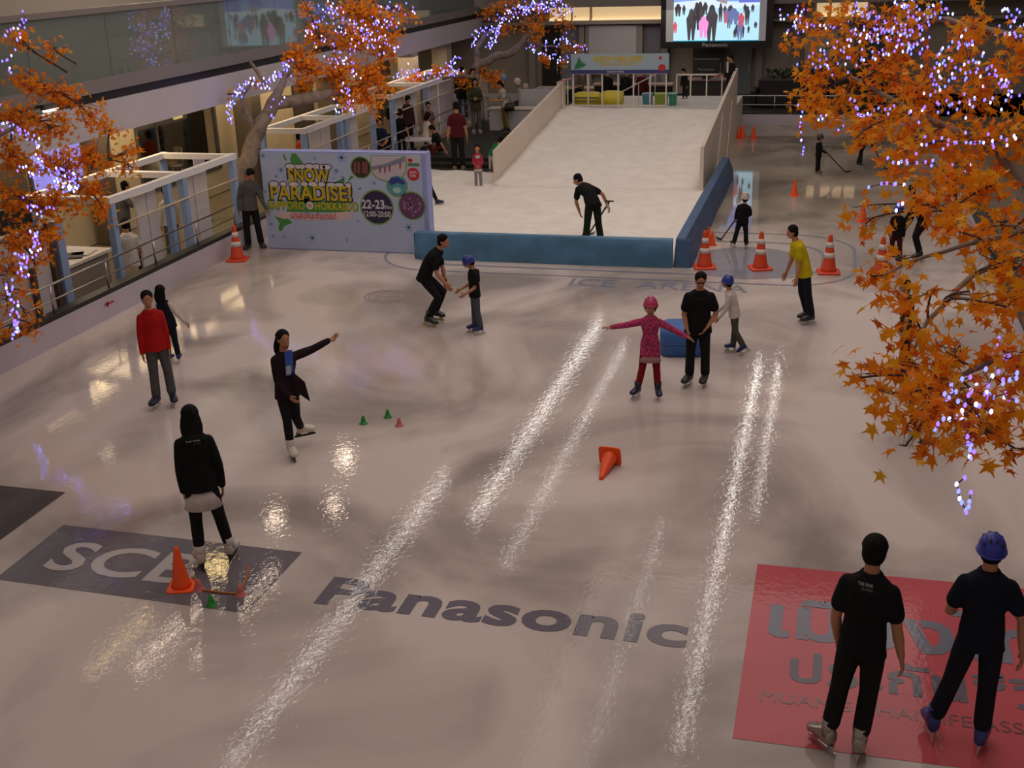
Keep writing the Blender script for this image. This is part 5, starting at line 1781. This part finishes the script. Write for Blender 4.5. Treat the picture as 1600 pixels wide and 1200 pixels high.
for (px, lab, c_) in ((945, 'person in black behind the ramp railing, leftmost of three', CB), (975, 'person in black behind the ramp railing, middle of three', CB2), (1000, 'person in dark red behind the ramp railing, rightmost of three', MAROON)):
    person(lab, None, 1.5, 180, c_, (CB2, 1), pos=(on_y(px, 118, 42).x, 42.2, .3), foot_kind='shoe', sleeve='long', boot=KB, vox=.016, T=(.15, 0, 1), stocky=1.2)
# people in the nearest booth
person('man in white tee sitting with his back to the rink in the nearest booth', None, 1.72, 176, WHITEC, (GREYC, 1), pos=(*on_x(203, 400, -13.4).xy, 0), seat=.42, foot_kind='shoe', RL=((.3, 1, -.05), (0, .1, -1)), LL=((-.3, 1, -.05), (0, .1, -1)), boot=KB, vox=.013, loose=1.5, hem=.09, R=((.2, .1, -1), (.0, .6, -.6)), L=((-.2, .1, -1), (-.1, .3, -1)))
person('child with light brown hair in white shirt standing in the nearest booth', None, 1.48, 200, WHITEC, (GREYC, 1), pos=(*on_x(258, 292, -13.55).xy, 0), foot_kind='shoe', child=.4, sleeve='long', loose=1.4, boot=(.3, .3, .3), vox=.013)
person('man in grey tee reaching across inside the nearest booth', None, 1.60, 95, GREYC, (CB2, 1), pos=(*on_x(188, 290, -14.5).xy, 0), foot_kind='shoe', R=((.7, -.2, -.8), (.95, -.1, -.3)), L=((.6, .2, -.8), (.95, .1, -.2)), T=(.15, 0, 1), boot=KB, vox=.014)
# people in the farther booths
person('person in orange top inside the booth behind the event board', None, 1.55, 100, cloth('orange_top', (.50, .06, .015)), (CB2, 1), pos=(-13.75, 28.7, 0), foot_kind='shoe', boot=KB, vox=.014, child=.2)
person('person in white shirt inside the far booth beside the dark pillar', (617, 232), 1.62, 150, WHITEC, (CB2, 1), z0=0, foot_kind='shoe', boot=KB, vox=.014, sleeve='short')
person('woman in pink at the back of the far booth', (626, 218), 1.60, 10, cloth('salmon_top', (.42, .16, .13)), (CB2, 1), z0=0, foot_kind='shoe', fem=True, hair='bob', boot=KB, vox=.015)
person('man with bowed head behind the blue booth post', (640, 236), 1.72, 30, cloth('dark_brown_top', (.05, .02, .02)), (CB2, 1), z0=0, foot_kind='shoe', boot=KB, vox=.014, hpitch=35, sleeve='long')
person('dark haired person at the left of the far booth opening', (612, 246), 1.50, 170, cloth('beige_top', (.30, .22, .16)), (CB2, 1), z0=0, foot_kind='shoe', boot=KB, vox=.015, hair='bob', fem=True)
finish_people()


# ---- things people hold
def stick(info, sd, tip, label, up=.0, name='hockey_stick', m=None, bladelen=.24):
    wr = info['M'] @ (info['arms'][sd][2]+info['arms'][sd][3]*.05)
    tip = V(tip)
    d = (wr-tip).normalized()
    a = wr+d*up
    t = thing(name, label, 'stick', tip)
    MB().tube([a, tip+V((0, 0, .03))], .016, 8).obj('shaft', m or CB2, t, True)
    h = V((d.x, d.y, 0)).normalized()
    MB().tube([tip+V((0, 0, .03)), tip+V((0, 0, .02))-h*bladelen*.5, tip+V((0, 0, .03))-h*bladelen], [.018, .022, .012], 8, True).obj('blade', BLACK, t, True)
    return t


STK = mat('stick_black', (.02, .018, .02), .4)
stick(hk1, 'L', on_z(1127, 376, .0), 'dark hockey stick trailing left of the child in white helmet', .25, m=STK)
stick(hk2, 'R', on_z(1320, 270, .0), 'long hockey stick held out to the right by the far hockey child', .2, m=STK)
stick(hk3, 'R', on_z(1379, 264, .0), 'hockey stick of the bending child beyond the maple leaves', .2, m=STK)
wr = shv['M'] @ shv['arms']['R'][2]
t = thing('snow_shovel', 'black handled snow shovel held by the bending man on the snow', 'shovel', on_z(922, 368, .15))
tipp = on_z(920, 366, .16)
d = (tipp-wr).normalized()
MB().tube([wr-d*.12, tipp], .018, 8).obj('handle', BLACK, t, True)
MB().tube([wr-d*.12+V((-.07, 0, 0)), wr-d*.12+V((.07, 0, 0))], .016, 8, True).obj('grip', BLACK, t, True)
s = d.cross(V((0, 0, 1))).normalized()
MB().loft([[tipp+s*x*.17+d*y+V((0, 0, .03*(x*x)-.01)) for x in (-1, -.5, 0, .5, 1)]+[tipp+s*x*.17+d*y+V((0, 0, .03*(x*x)+.006)) for x in (1, .5, 0, -.5, -1)] for y in (-.02, .32)]).obj('scoop', mat('scoop', (.12, .12, .13), .4), t)
gl = MB()
hand(gl, wr, shv['M'].to_3x3() @ shv['arms']['R'][3], V((-1, 0, 0)), 1, .20, 1.0)
gl.ell(wr, (.042, .042, .05))
g_o = gl.obj('glove', mat('white_glove', (.62, .57, .53), .7), shv['t'], True)
# shoulder bag of the woman at the counter
M = bag['M']
hip = M @ (bag['P']+V((.16, -.14, -.04)))
t = thing('shoulder_bag', 'black shoulder bag hanging from the woman at the counter', 'bag', hip)
MB().loft([[hip+q+V((0, 0, z)) for q in rounded_sq(.15*k_, .06, 0)] for z, k_ in ((-.15, 1), (-.02, 1.02), (.08, .8), (.1, .6))]).obj('bag_body', BLACK, t, True)
MB().tube([hip+V((-.08, 0, .08)), M @ (bag['S']+V((.10, -.05, .05))), hip+V((.08, 0, .08))], .012, 6).obj('strap', BLACK, t, True)
# white bench and chair behind the snow
t = thing('white_bench', 'small white bench behind the snow beside the child in white', 'bench', (*on_z(655, 240, .1).xy, .1))
q = on_z(657, 240, .1)
MB().box2((q.x-.55, q.y-.2, .50), (q.x+.45, q.y+.25, .57)).obj('seat', WHITE_F, t)
for dx in (-.5, .4):
    for dy in (-.15, .2):
        MB().box2((q.x+dx-.03, q.y+dy-.03, 0), (q.x+dx+.03, q.y+dy+.03, .5)).obj('leg', WHITE_F, t)

# ------------------------------------------------------------------ maple trees with light strings


def leaf_mat(name, c):
    m = bpy.data.materials.new(name)
    m.use_nodes = True
    nt = m.node_tree
    b = nt.nodes['Principled BSDF']
    b.inputs['Base Color'].default_value = (*c, 1)
    b.inputs['Roughness'].default_value = .6
    b.inputs['Specular IOR Level'].default_value = .2
    tr = nt.nodes.new('ShaderNodeBsdfTranslucent')
    tr.inputs['Color'].default_value = (*c, 1)
    mx = nt.nodes.new('ShaderNodeMixShader')
    mx.inputs['Fac'].default_value = .4
    nt.links.new(b.outputs[0], mx.inputs[1])
    nt.links.new(tr.outputs[0], mx.inputs[2])
    nt.links.new(mx.outputs[0], nt.nodes['Material Output'].inputs['Surface'])
    return m


LEAFM = [leaf_mat('leaf_orange', (.94, .275, .008)), leaf_mat('leaf_amber', (.94, .38, .012)), leaf_mat('leaf_rust', (.66, .125, .010)), leaf_mat('leaf_gold', (.86, .44, .02))]
BARK = mat('bark', (.22, .165, .12), .8, noise=(6, .35), bump=.6)
TWIG = mat('twig', (.075, .045, .04), .8)
WIRE = mat('light_wire', (.012, .012, .02), .5)
LEDS = [mat('led_violet', (.2, .15, .8), .4, emit=(.22, .11, 1.0), estr=2.4), mat('led_blue', (.2, .2, .8), .4, emit=(.14, .16, 1.0), estr=3.0), mat('led_white', (.5, .5, .9), .4, emit=(.40, .42, 1.0), estr=4.0)]
LEAF_PTS = []
for a, r in ((-90, .10), (-62, .36), (-48, .20), (-22, .62), (2, .30), (24, .92), (55, .40), (68, .55), (75, .47), (90, 1.0), (105, .47), (112, .55), (125, .40), (156, .92), (178, .30), (202, .62), (228, .20), (242, .36)):
    LEAF_PTS.append((r*math.cos(math.radians(a)), r*math.sin(math.radians(a)), -.16*r*r))


def add_leaf(mb, p, size, rs, wts):
    d = V((rs.gauss(0, 1), rs.gauss(0, 1), rs.gauss(-.5, .7))).normalized()      # tip direction, drooping
    n = V((rs.gauss(0, .8), rs.gauss(-.55, .7), rs.gauss(.75, .5)))
    n = (n-d*n.dot(d))
    if n.length < .1:
        n = d.orthogonal()
    n.normalize()
    x = d.cross(n)
    s = size*rs.uniform(.38, .62)
    o = p+d*s*.45
    fold = rs.uniform(-.25, .45)
    vs = [o]+[o+x*u*s+d*v*s+n*(w+fold*abs(u)*.6)*s for u, v, w in LEAF_PTS]
    m = len(LEAF_PTS)
    mb.mi = rs.choices((0, 1, 2, 3), wts)[0]
    mb.add(vs, [(0, 1+i, 1+(i+1) % m) for i in range(m)])
    st = p-d*s*.1
    return st


def bez(a, b, c, n=7):
    return [a*(1-t)**2+b*2*t*(1-t)+c*t*t for t in [i/n for i in range(n+1)]]


def maple(label, string_label, limbs, clusters, leaf, led_r, leds, seed, dens=2.0, tws=1.0, wts=(5, 3.8, 1.3, 1.2), trunk_r=.16, ground=True):
    """limbs: list of (points, radii); clusters: (px, py, rx, ry, depth, spread, leaves); leds: (polyline of px,py,depth, count, jitter px)"""
    rs = random.Random(seed)
    root = limbs[0][0][0]
    t = thing('maple_tree', label, 'tree', root)
    skeleton = []
    for i, (pts, rad) in enumerate(limbs):
        pts = [V(p) for p in pts]
        sm = [pts[0]]
        rr = [rad[0]]
        for k in range(1, len(pts)):
            for f in (.33, .66, 1):
                sm.append(pts[k-1].lerp(pts[k], f)+V((rs.gauss(0, .4), rs.gauss(0, .4), rs.gauss(0, .4)))*rad[k]*(.5 if f < 1 else 0))
                rr.append(rad[k-1]+(rad[k]-rad[k-1])*f)
        MB().tube(sm, rr, 10, True).obj('trunk' if i == 0 else 'limb', BARK, t, True)
        skeleton += sm
    fol, tw = MB(), MB()
    for cx, cy, rx, ry, dep, spr, n in clusters:
        c = at(cx, cy, dep)
        k = dep/F_PX
        src = min(skeleton, key=lambda q: (q-c).length)
        mid = (src+c)/2+V((rs.gauss(0, .1), rs.gauss(0, .1), .12*(src-c).length))
        br = bez(src, mid, c)
        L = (c-src).length
        tw.tube(br, [tws*max(.010, .012+.010*L*(1-i/7)) for i in range(8)], 6)
        n = int(n*dens)
        ntw = max(4, n//11)
        for j in range(ntw):
            while True:
                u, v, w_ = rs.uniform(-1, 1), rs.uniform(-1, 1), rs.uniform(-1, 1)
                if u*u+v*v+w_*w_ < 1:
                    break
            e = c+_r*u*rx*k+_u*v*ry*k+_fw*w_*spr
            b0 = br[rs.randint(3, 7)]
            m_ = (b0+e)/2+V((rs.gauss(0, .06), rs.gauss(0, .06), rs.uniform(0, .12)*(e-b0).length))
            path = bez(b0, m_, e, 5)
            tw.tube(path, [tws*q for q in (.008, .007, .006, .005, .004, .003)], 5)
            for q in range(max(1, n//ntw)):
                f = rs.uniform(.45, 1.0)
                i0 = min(4, int(f*5))
                p = path[i0].lerp(path[i0+1], f*5-i0)+V((rs.gauss(0, 1), rs.gauss(0, 1), rs.gauss(-.2, 1)))*leaf*.55
                add_leaf(fol, p, leaf, rs, wts)
    tag(tw.obj('twigs', TWIG, t, False), kind='stuff')
    tag(fol.obj('foliage', LEAFM, t, False, recalc=False), kind='stuff')
    # the light string
    st = thing('light_string', string_label, 'string lights', root+V((0, 0, .02)))
    spots = []
    for path, cnt, jit in leds:
        P3 = [at(*q) for q in path]
        seg = [(P3[i+1]-P3[i]).length for i in range(len(P3)-1)]
        tot = sum(seg) or 1
        line = []
        for i in range(cnt):
            s = (i+rs.random()*.8)/cnt*tot
            a = 0
            while a < len(seg)-1 and s > seg[a]:
                s -= seg[a]
                a += 1
            p = P3[a].lerp(P3[a+1], min(1, s/seg[a] if seg[a] else 0))
            dep = (p-CAM).dot(_fw)
            j = jit*dep/F_PX
            p = p+_r*rs.gauss(0, j*.6)+_u*rs.gauss(0, j*.6)+_fw*rs.gauss(-j*.3, j*.6)
            line.append(p)
        if len(line) > 1:
            MB().tube(line, .0035, 4).obj('cable', WIRE, st, False)
        spots += line
    spots.sort(key=lambda p: (p-CAM).length)
    vis = [p for p in spots if -5 < proj(p)[0] < 1605 and -5 < proj(p)[1] < 1205]
    oth = [p for p in spots if p not in vis]
    first, rest = vis[:100], vis[100:]+oth
    protos = []
    for m in LEDS:
        b = MB().ell((0, 0, 0), (led_r*.8, led_r*.8, led_r*1.25), None, 8, 5)
        me = bpy.data.meshes.new('bulb')
        me.from_pydata(b.v, [], b.f)
        me.materials.append(m)
        protos.append(me)
    for p in first:
        o = bpy.data.objects.new('bulb', rs.choices(protos, (4, 4, 3))[0])
        COL.objects.link(o)
        o.parent = st
        o.location = p-st.location
    rm = MB()
    for p in rest:
        rm.mi = rs.choices((0, 1, 2), (4, 4, 3))[0]
        rm.ell(p, (led_r*.8, led_r*.8, led_r*1.2), None, 7, 4)
    if rest:
        tag(rm.obj('bulb', LEDS, st, False, recalc=False), kind='stuff')
    return t


# big maple at the right, nearest to the camera
tb = V((4.6, 8.3, .3))
lim = [([tb, V((4.55, 8.2, 2.0)), V((4.3, 8.2, 3.4)), V((4.0, 8.6, 4.6)), V((3.6, 9.0, 5.6))], [.20, .18, .15, .11, .07]),
       ([V((4.4, 8.2, 3.0)), at(1640, 470, 7.2), at(1560, 390, 7.4), at(1480, 330, 7.8)], [.10, .030, .018, .010]),
       ([V((4.3, 8.2, 3.4)), at(1640, 330, 8.2), at(1560, 240, 8.6), at(1440, 180, 9.2), at(1330, 120, 10)], [.13, .05, .035, .022, .012]),
       ([V((4.0, 8.6, 4.6)), at(1590, 60, 9.2), at(1480, 30, 9.6), at(1360, 40, 10.4)], [.09, .035, .022, .012]),
       ([V((4.5, 8.2, 2.4)), at(1640, 600, 6.0), at(1560, 560, 5.9), at(1470, 600, 5.8)], [.09, .03, .018, .010]),
       ([at(1600, 395, 7.0), at(1520, 430, 6.6), at(1450, 500, 6.3), at(1420, 560, 6.1)], [.022, .016, .012, .007]),
       ([at(1600, 360, 7.0), at(1500, 385, 6.7), at(1420, 410, 6.5), at(1380, 430, 6.4)], [.02, .013, .009, .006])]
RC = [(1250, 55, 42, 34, 11, .5, 60), (1250, 140, 30, 18, 11, .3, 45), (1262, 172, 26, 18, 10.8, .3, 45), (1300, 95, 45, 35, 10.6, .5, 80), (1310, 165, 45, 28, 10.4, .4, 80), (1330, 40, 50, 40, 10.2, .5, 90),
      (1385, 110, 55, 45, 9.8, .5, 110), (1370, 190, 55, 32, 9.4, .5, 100), (1415, 40, 50, 45, 9.6, .5, 90), (1450, 130, 55, 50, 9.2, .5, 110), (1440, 215, 55, 40, 9, .5, 110), (1510, 50, 55, 45, 9.2, .5, 80), (1530, 140, 55, 50, 9, .5, 90),
      (1515, 220, 55, 40, 8.6, .5, 90), (1575, 90, 40, 60, 9, .5, 60), (1580, 210, 40, 45, 8.5, .4, 70), (1400, 245, 45, 18, 8.6, .3, 50), (1335, 218, 22, 10, 9, .2, 14), (1470, 280, 60, 28, 8, .4, 90), (1560, 285, 45, 35, 7.8, .4, 70),
      (1440, 320, 55, 16, 7.4, .3, 45), (1345, 322, 28, 12, 8, .2, 12), (1352, 350, 10, 25, 8, .15, 8), (1470, 355, 45, 22, 7, .3, 32), (1575, 345, 40, 35, 7, .3, 45), (1545, 390, 28, 22, 6.7, .25, 10), (1588, 420, 25, 40, 6.5, .3, 45),
      (1415, 400, 32, 18, 6.5, .2, 14), (1370, 432, 36, 14, 6.4, .2, 22), (1405, 470, 32, 18, 6.2, .2, 14), (1460, 452, 38, 20, 6.2, .25, 9), (1515, 455, 28, 25, 6.2, .2, 7), (1425, 520, 26, 22, 6, .2, 18), (1420, 565, 34, 18, 5.9, .2, 34),
      (1575, 480, 32, 35, 6.2, .3, 48), (1500, 540, 50, 28, 5.9, .3, 26), (1575, 560, 35, 38, 5.8, .3, 48), (1480, 590, 55, 25, 5.7, .25, 56), (1360, 575, 26, 14, 5.8, .15, 10), (1345, 590, 14, 10, 5.8, .12, 5), (1390, 615, 26, 18, 5.6, .15, 18),
      (1440, 640, 38, 20, 5.5, .2, 28), (1520, 640, 50, 26, 5.5, .25, 42), (1580, 640, 28, 30, 5.5, .2, 26), (1440, 690, 26, 14, 5.4, .15, 12), (1500, 690, 30, 24, 5.4, .2, 22), (1545, 690, 25, 28, 5.4, .2, 20), (1585, 700, 20, 28, 5.4, .2, 14), (1415, 697, 8, 6, 5.4, .05, 3),
      (1650, 60, 60, 60, 9, .6, 80), (1650, 200, 55, 55, 8.5, .6, 80), (1740, 130, 70, 70, 8.6, .7, 90), (1660, 330, 55, 45, 7.5, .5, 70), (1760, 290, 70, 60, 8, .6, 80), (1660, 470, 50, 50, 6.6, .5, 60), (1660, 610, 50, 50, 6, .4, 60), (1780, 440, 70, 60, 7, .5, 70)]
RL = [([(1210, 25, 10.9), (1260, 20, 10.9), (1230, 45, 10.9), (1330, 38, 10.5)], 44, 8), ([(1340, 10, 10), (1370, 40, 9.8), (1440, 55, 9.4)], 60, 12), ([(1400, 5, 9.5), (1440, 30, 9.4), (1480, 10, 9.3)], 50, 14), ([(1350, 50, 9.8), (1440, 80, 9.2), (1390, 60, 9.4)], 40, 10),
      ([(1570, 10, 9), (1590, 40, 9), (1575, 60, 9)], 26, 12), ([(1265, 100, 10.4), (1300, 75, 10.3), (1330, 60, 10.2), (1380, 55, 9.9)], 34, 10), ([(1280, 110, 10.4), (1350, 90, 9.8), (1400, 80, 9.4)], 26, 12), ([(1450, 120, 9), (1500, 60, 8.9), (1530, 100, 8.8)], 34, 14),
      ([(1450, 135, 8.9), (1490, 110, 8.7), (1560, 125, 8.7), (1595, 150, 8.5)], 52, 14), ([(1330, 150, 9.6), (1340, 185, 9.4), (1400, 170, 9.1)], 22, 8), ([(1250, 165, 10.7), (1250, 205, 10.7), (1256, 245, 10.6)], 11, 3), ([(1270, 185, 10.5), (1300, 180, 10.5), (1312, 200, 10.4)], 9, 6),
      ([(1420, 180, 8.8), (1500, 160, 8.6), (1560, 155, 8.4)], 28, 12), ([(1440, 230, 8.4), (1500, 220, 8.2), (1590, 225, 8)], 26, 14), ([(1380, 250, 8.3), (1420, 255, 8.1), (1520, 265, 7.8)], 14, 10), ([(1355, 290, 7.8), (1420, 285, 7.6)], 6, 4), ([(1412, 315, 7.2), (1400, 330, 7.2)], 3, 3),
      ([(1560, 530, 5.9), (1570, 560, 5.8), (1550, 580, 5.7)], 8, 8), ([(1465, 620, 5.5), (1530, 620, 5.5), (1590, 625, 5.5)], 18, 10), ([(1460, 665, 5.4), (1500, 650, 5.4), (1540, 640, 5.4)], 14, 12), ([(1505, 680, 5.4), (1525, 720, 5.4)], 9, 6), ([(1508, 742, 5.4), (1493, 770, 5.4), (1510, 803, 5.4), (1518, 760, 5.4)], 10, 3), ([(1480, 600, 5.6), (1600, 590, 5.6)], 14, 12)]
maple('big orange maple reaching in from the right, nearest to the camera', 'blue white light string wound through the big maple at the right', lim, RC, .115, .011, RL, 11, 1.7, .45, (4, 4, 1, 1.8))

# maple at the left edge
lt = V((-13.55, 13.4, 0))
lim = [([lt, V((-13.5, 13.45, 1.6)), V((-13.4, 13.7, 2.8)), V((-13.3, 14.2, 3.8))], [.17, .15, .11, .07]),
       ([V((-13.45, 13.6, 2.4)), at(30, 380, 18), at(90, 300, 18.5), at(170, 250, 19)], [.06, .03, .02, .010]),
       ([V((-13.4, 13.7, 2.8)), at(20, 200, 18.5), at(80, 140, 19), at(120, 100, 19.2)], [.06, .03, .018, .010]),
       ([V((-13.5, 13.5, 2.0)), at(10, 430, 17.5), at(30, 500, 17.2)], [.05, .025, .010])]
LC = [(20, 60, 22, 22, 19, .5, 42), (85, 75, 24, 13, 19.2, .3, 26), (35, 125, 38, 26, 19, .6, 85), (95, 145, 36, 22, 19, .5, 95), (30, 180, 40, 30, 18.8, .6, 100), (80, 200, 46, 26, 18.8, .6, 105), (140, 180, 34, 16, 19, .4, 50), (175, 195, 24, 14, 19, .3, 26),
      (25, 245, 40, 32, 18.6, .6, 110), (85, 255, 46, 30, 18.6, .6, 120), (150, 245, 40, 26, 18.8, .5, 85), (195, 240, 24, 22, 19, .4, 36), (208, 262, 14, 18, 19, .2, 14), (25, 310, 40, 32, 18.4, .6, 115), (85, 320, 46, 28, 18.4, .6, 115), (140, 300, 36, 26, 18.6, .5, 70), (165, 330, 22, 14, 18.6, .3, 24),
      (20, 370, 34, 28, 18, .6, 85), (70, 365, 40, 22, 18.2, .5, 75), (15, 420, 28, 26, 17.8, .5, 52), (55, 415, 24, 18, 18, .3, 22), (10, 470, 18, 24, 17.6, .4, 30), (35, 495, 18, 12, 17.4, .2, 20), (42, 520, 14, 14, 17.4, .2, 20), (5, 520, 12, 18, 17.4, .3, 16), (38, 455, 12, 24, 17.5, .2, 16)]
LL_ = [([(36, 20, 18.8), (40, 34, 18.8), (5, 60, 18.6)], 12, 5), ([(36, 50, 18.6), (5, 105, 18.4), (25, 120, 18.4)], 12, 5), ([(0, 160, 18.2), (5, 210, 18.2)], 5, 4), ([(5, 192, 18.2), (25, 200, 18.2), (55, 215, 18.2), (55, 240, 18.2)], 24, 8), ([(60, 245, 18.2), (66, 270, 18.2), (30, 265, 18.2)], 20, 8), ([(80, 280, 18), (95, 265, 18), (112, 275, 18), (118, 295, 18), (80, 290, 18)], 46, 7),
       ([(35, 315, 17.9), (60, 330, 17.9), (85, 330, 17.9)], 14, 6), ([(45, 360, 17.7), (60, 375, 17.7), (50, 400, 17.6), (25, 400, 17.6)], 30, 7), ([(30, 410, 17.5), (42, 435, 17.4)], 12, 6), ([(12, 440, 17.2), (22, 470, 17.2), (25, 500, 17.1)], 24, 6), ([(22, 500, 17.1), (28, 515, 17.1), (20, 525, 17.1)], 16, 4)]
maple('orange maple cropped by the left edge of the picture', 'violet light string hanging in the maple at the left edge', lim, LC, .14, .019, LL_, 23, 2.3)

# maple behind the event board
mt = on_z(388, 290, 0)
mt = V((-13.55, 24.9, 0))
D = 27.4
lim = [([mt, at(381, 262, D), at(398, 215, D), at(414, 185, D), at(432, 150, D), at(445, 118, D)], [.24, .22, .19, .16, .12, .07]),
       ([at(414, 185, D), at(440, 160, D+.2), at(500, 150, D+.6), at(560, 138, D+1.2), at(610, 120, D+1.8)], [.15, .15, .13, .09, .04]),
       ([at(400, 205, D), at(384, 180, D-.2), at(378, 150, D-.3), at(395, 128, D-.3)], [.12, .09, .06, .03]),
       ([at(445, 118, D), at(480, 80, D+.4), at(530, 40, D+.8), at(560, 0, D+1)], [.08, .06, .045, .02]),
       ([at(412, 130, D+.4), at(402, 112, D+.4), at(392, 98, D+.4)], [.05, .045, .04])]
MC = [(478, 8, 16, 8, D, .2, 20), (560, 20, 60, 24, D+.8, .7, 190), (600, 40, 36, 26, D+1, .6, 120), (640, 25, 20, 10, D+1.2, .3, 28), (500, 55, 30, 30, D+.5, .6, 90), (545, 65, 45, 28, D+.8, .7, 170), (600, 70, 34, 22, D+1, .6, 110), (465, 85, 26, 18, D+.3, .5, 85), (480, 110, 36, 18, D+.4, .6, 120), (530, 105, 40, 24, D+.7, .7, 150),
      (575, 115, 36, 24, D+1, .6, 130), (470, 130, 22, 12, D+.4, .3, 36), (540, 140, 36, 18, D+.9, .5, 85), (580, 150, 28, 20, D+1.2, .5, 75), (600, 130, 20, 16, D+1.5, .4, 36), (545, 165, 22, 16, D+.8, .4, 40), (585, 172, 14, 10, D+1, .3, 18), (355, 148, 8, 4, D, .1, 4), (400, 135, 14, 10, D, .2, 8)]
ML = [([(362, 190, D-.4), (358, 165, D-.5), (375, 140, D-.5), (395, 128, D-.5)], 40, 5), ([(395, 128, D-.5), (415, 135, D-.4), (440, 115, D-.3), (455, 95, D-.2)], 48, 7), ([(480, 55, D), (488, 40, D), (500, 30, D)], 14, 5), ([(505, 30, D+.2), (520, 10, D+.4), (540, 40, D+.5)], 30, 9), ([(530, 40, D+.5), (560, 50, D+.6), (600, 35, D+.7), (620, 40, D+.7)], 60, 12), ([(560, 55, D+.5), (585, 60, D+.6), (610, 70, D+.7)], 30, 10),
      ([(590, 15, D+.7), (620, 10, D+.9), (650, 20, D+1)], 18, 8), ([(485, 60, D), (530, 80, D+.3), (580, 75, D+.5)], 24, 10), ([(510, 95, D+.1), (545, 100, D+.4), (560, 125, D+.5)], 26, 9), ([(535, 135, D+.4), (545, 145, D+.4), (548, 165, D+.4)], 16, 6), ([(525, 155, D+.2), (530, 175, D+.2), (560, 172, D+.3)], 12, 6), ([(418, 190, D-.5), (430, 155, D-.4), (450, 150, D-.4)], 8, 8), ([(590, 88, D+.8), (625, 72, D+1)], 8, 5)]
maple('tall orange maple with curved grey trunk behind the event board', 'blue light string along the curved trunk behind the event board', lim, MC, .15, .022, ML, 31, 2.7)

# maple farther back
D = 40.0
bt = V((-12.6, 37.4, .0))
lim = [([bt, at(738, 190, 40), at(742, 150, D), at(746, 100, D)], [.17, .16, .14, .11]),
       ([at(744, 105, D), at(770, 90, D), at(800, 82, D), at(818, 62, D), at(835, 42, D)], [.15, .14, .13, .09, .05]),
       ([at(746, 100, D), at(744, 75, D), at(755, 58, D), at(775, 45, D), at(800, 20, D)], [.10, .10, .09, .06, .03]),
       ([at(744, 120, D), at(710, 120, D-.4), at(660, 128, D-.8), at(620, 136, D-1.2)], [.08, .05, .035, .02]),
       ([at(818, 62, D), at(850, 72, D+.3), at(890, 72, D+.6)], [.06, .035, .02])]
BC = [(800, 10, 50, 14, D, .8, 75), (850, 12, 40, 18, D, .8, 75), (830, 38, 34, 14, D, .6, 65), (880, 30, 16, 16, D, .4, 26), (790, 45, 20, 10, D, .4, 30), (770, 20, 22, 12, D, .5, 30), (725, 120, 16, 16, D, .4, 48), (690, 112, 34, 10, D-.5, .5, 60), (650, 120, 30, 10, D-.8, .5, 50), (620, 140, 18, 10, D-1, .3, 30),
      (775, 125, 14, 18, D, .3, 55), (755, 110, 16, 12, D, .3, 36), (850, 90, 10, 16, D, .3, 34), (835, 58, 18, 10, D, .4, 30), (890, 70, 24, 10, D+.5, .4, 28), (910, 75, 12, 8, D+.5, .3, 14), (880, 102, 6, 10, D+.5, .2, 10), (740, 135, 10, 10, D, .3, 24)]
BL = [([(618, 122, D-1.4), (640, 112, D-1.2), (665, 118, D-1), (720, 112, D-.6)], 60, 7), ([(738, 75, D-.3), (745, 48, D-.3), (775, 45, D-.3), (765, 70, D-.3)], 46, 5), ([(775, 30, D-.3), (790, 25, D-.3), (830, 15, D-.3), (875, 0, D-.3)], 90, 10), ([(810, 20, D-.4), (850, 10, D-.4), (885, 12, D-.4), (892, 22, D-.3)], 60, 9), ([(785, 38, D-.3), (765, 78, D-.3)], 26, 5), ([(822, 72, D), (850, 85, D), (872, 95, D), (894, 92, D)], 34, 5), ([(850, 72, D), (880, 60, D), (920, 82, D+.2)], 34, 6), ([(700, 105, D-.4), (716, 88, D-.4)], 16, 6)]
maple('small orange maple far back beside the snow ramp', 'blue light string in the far maple beside the ramp', lim, BC, .16, .027, BL, 41, 2.6)
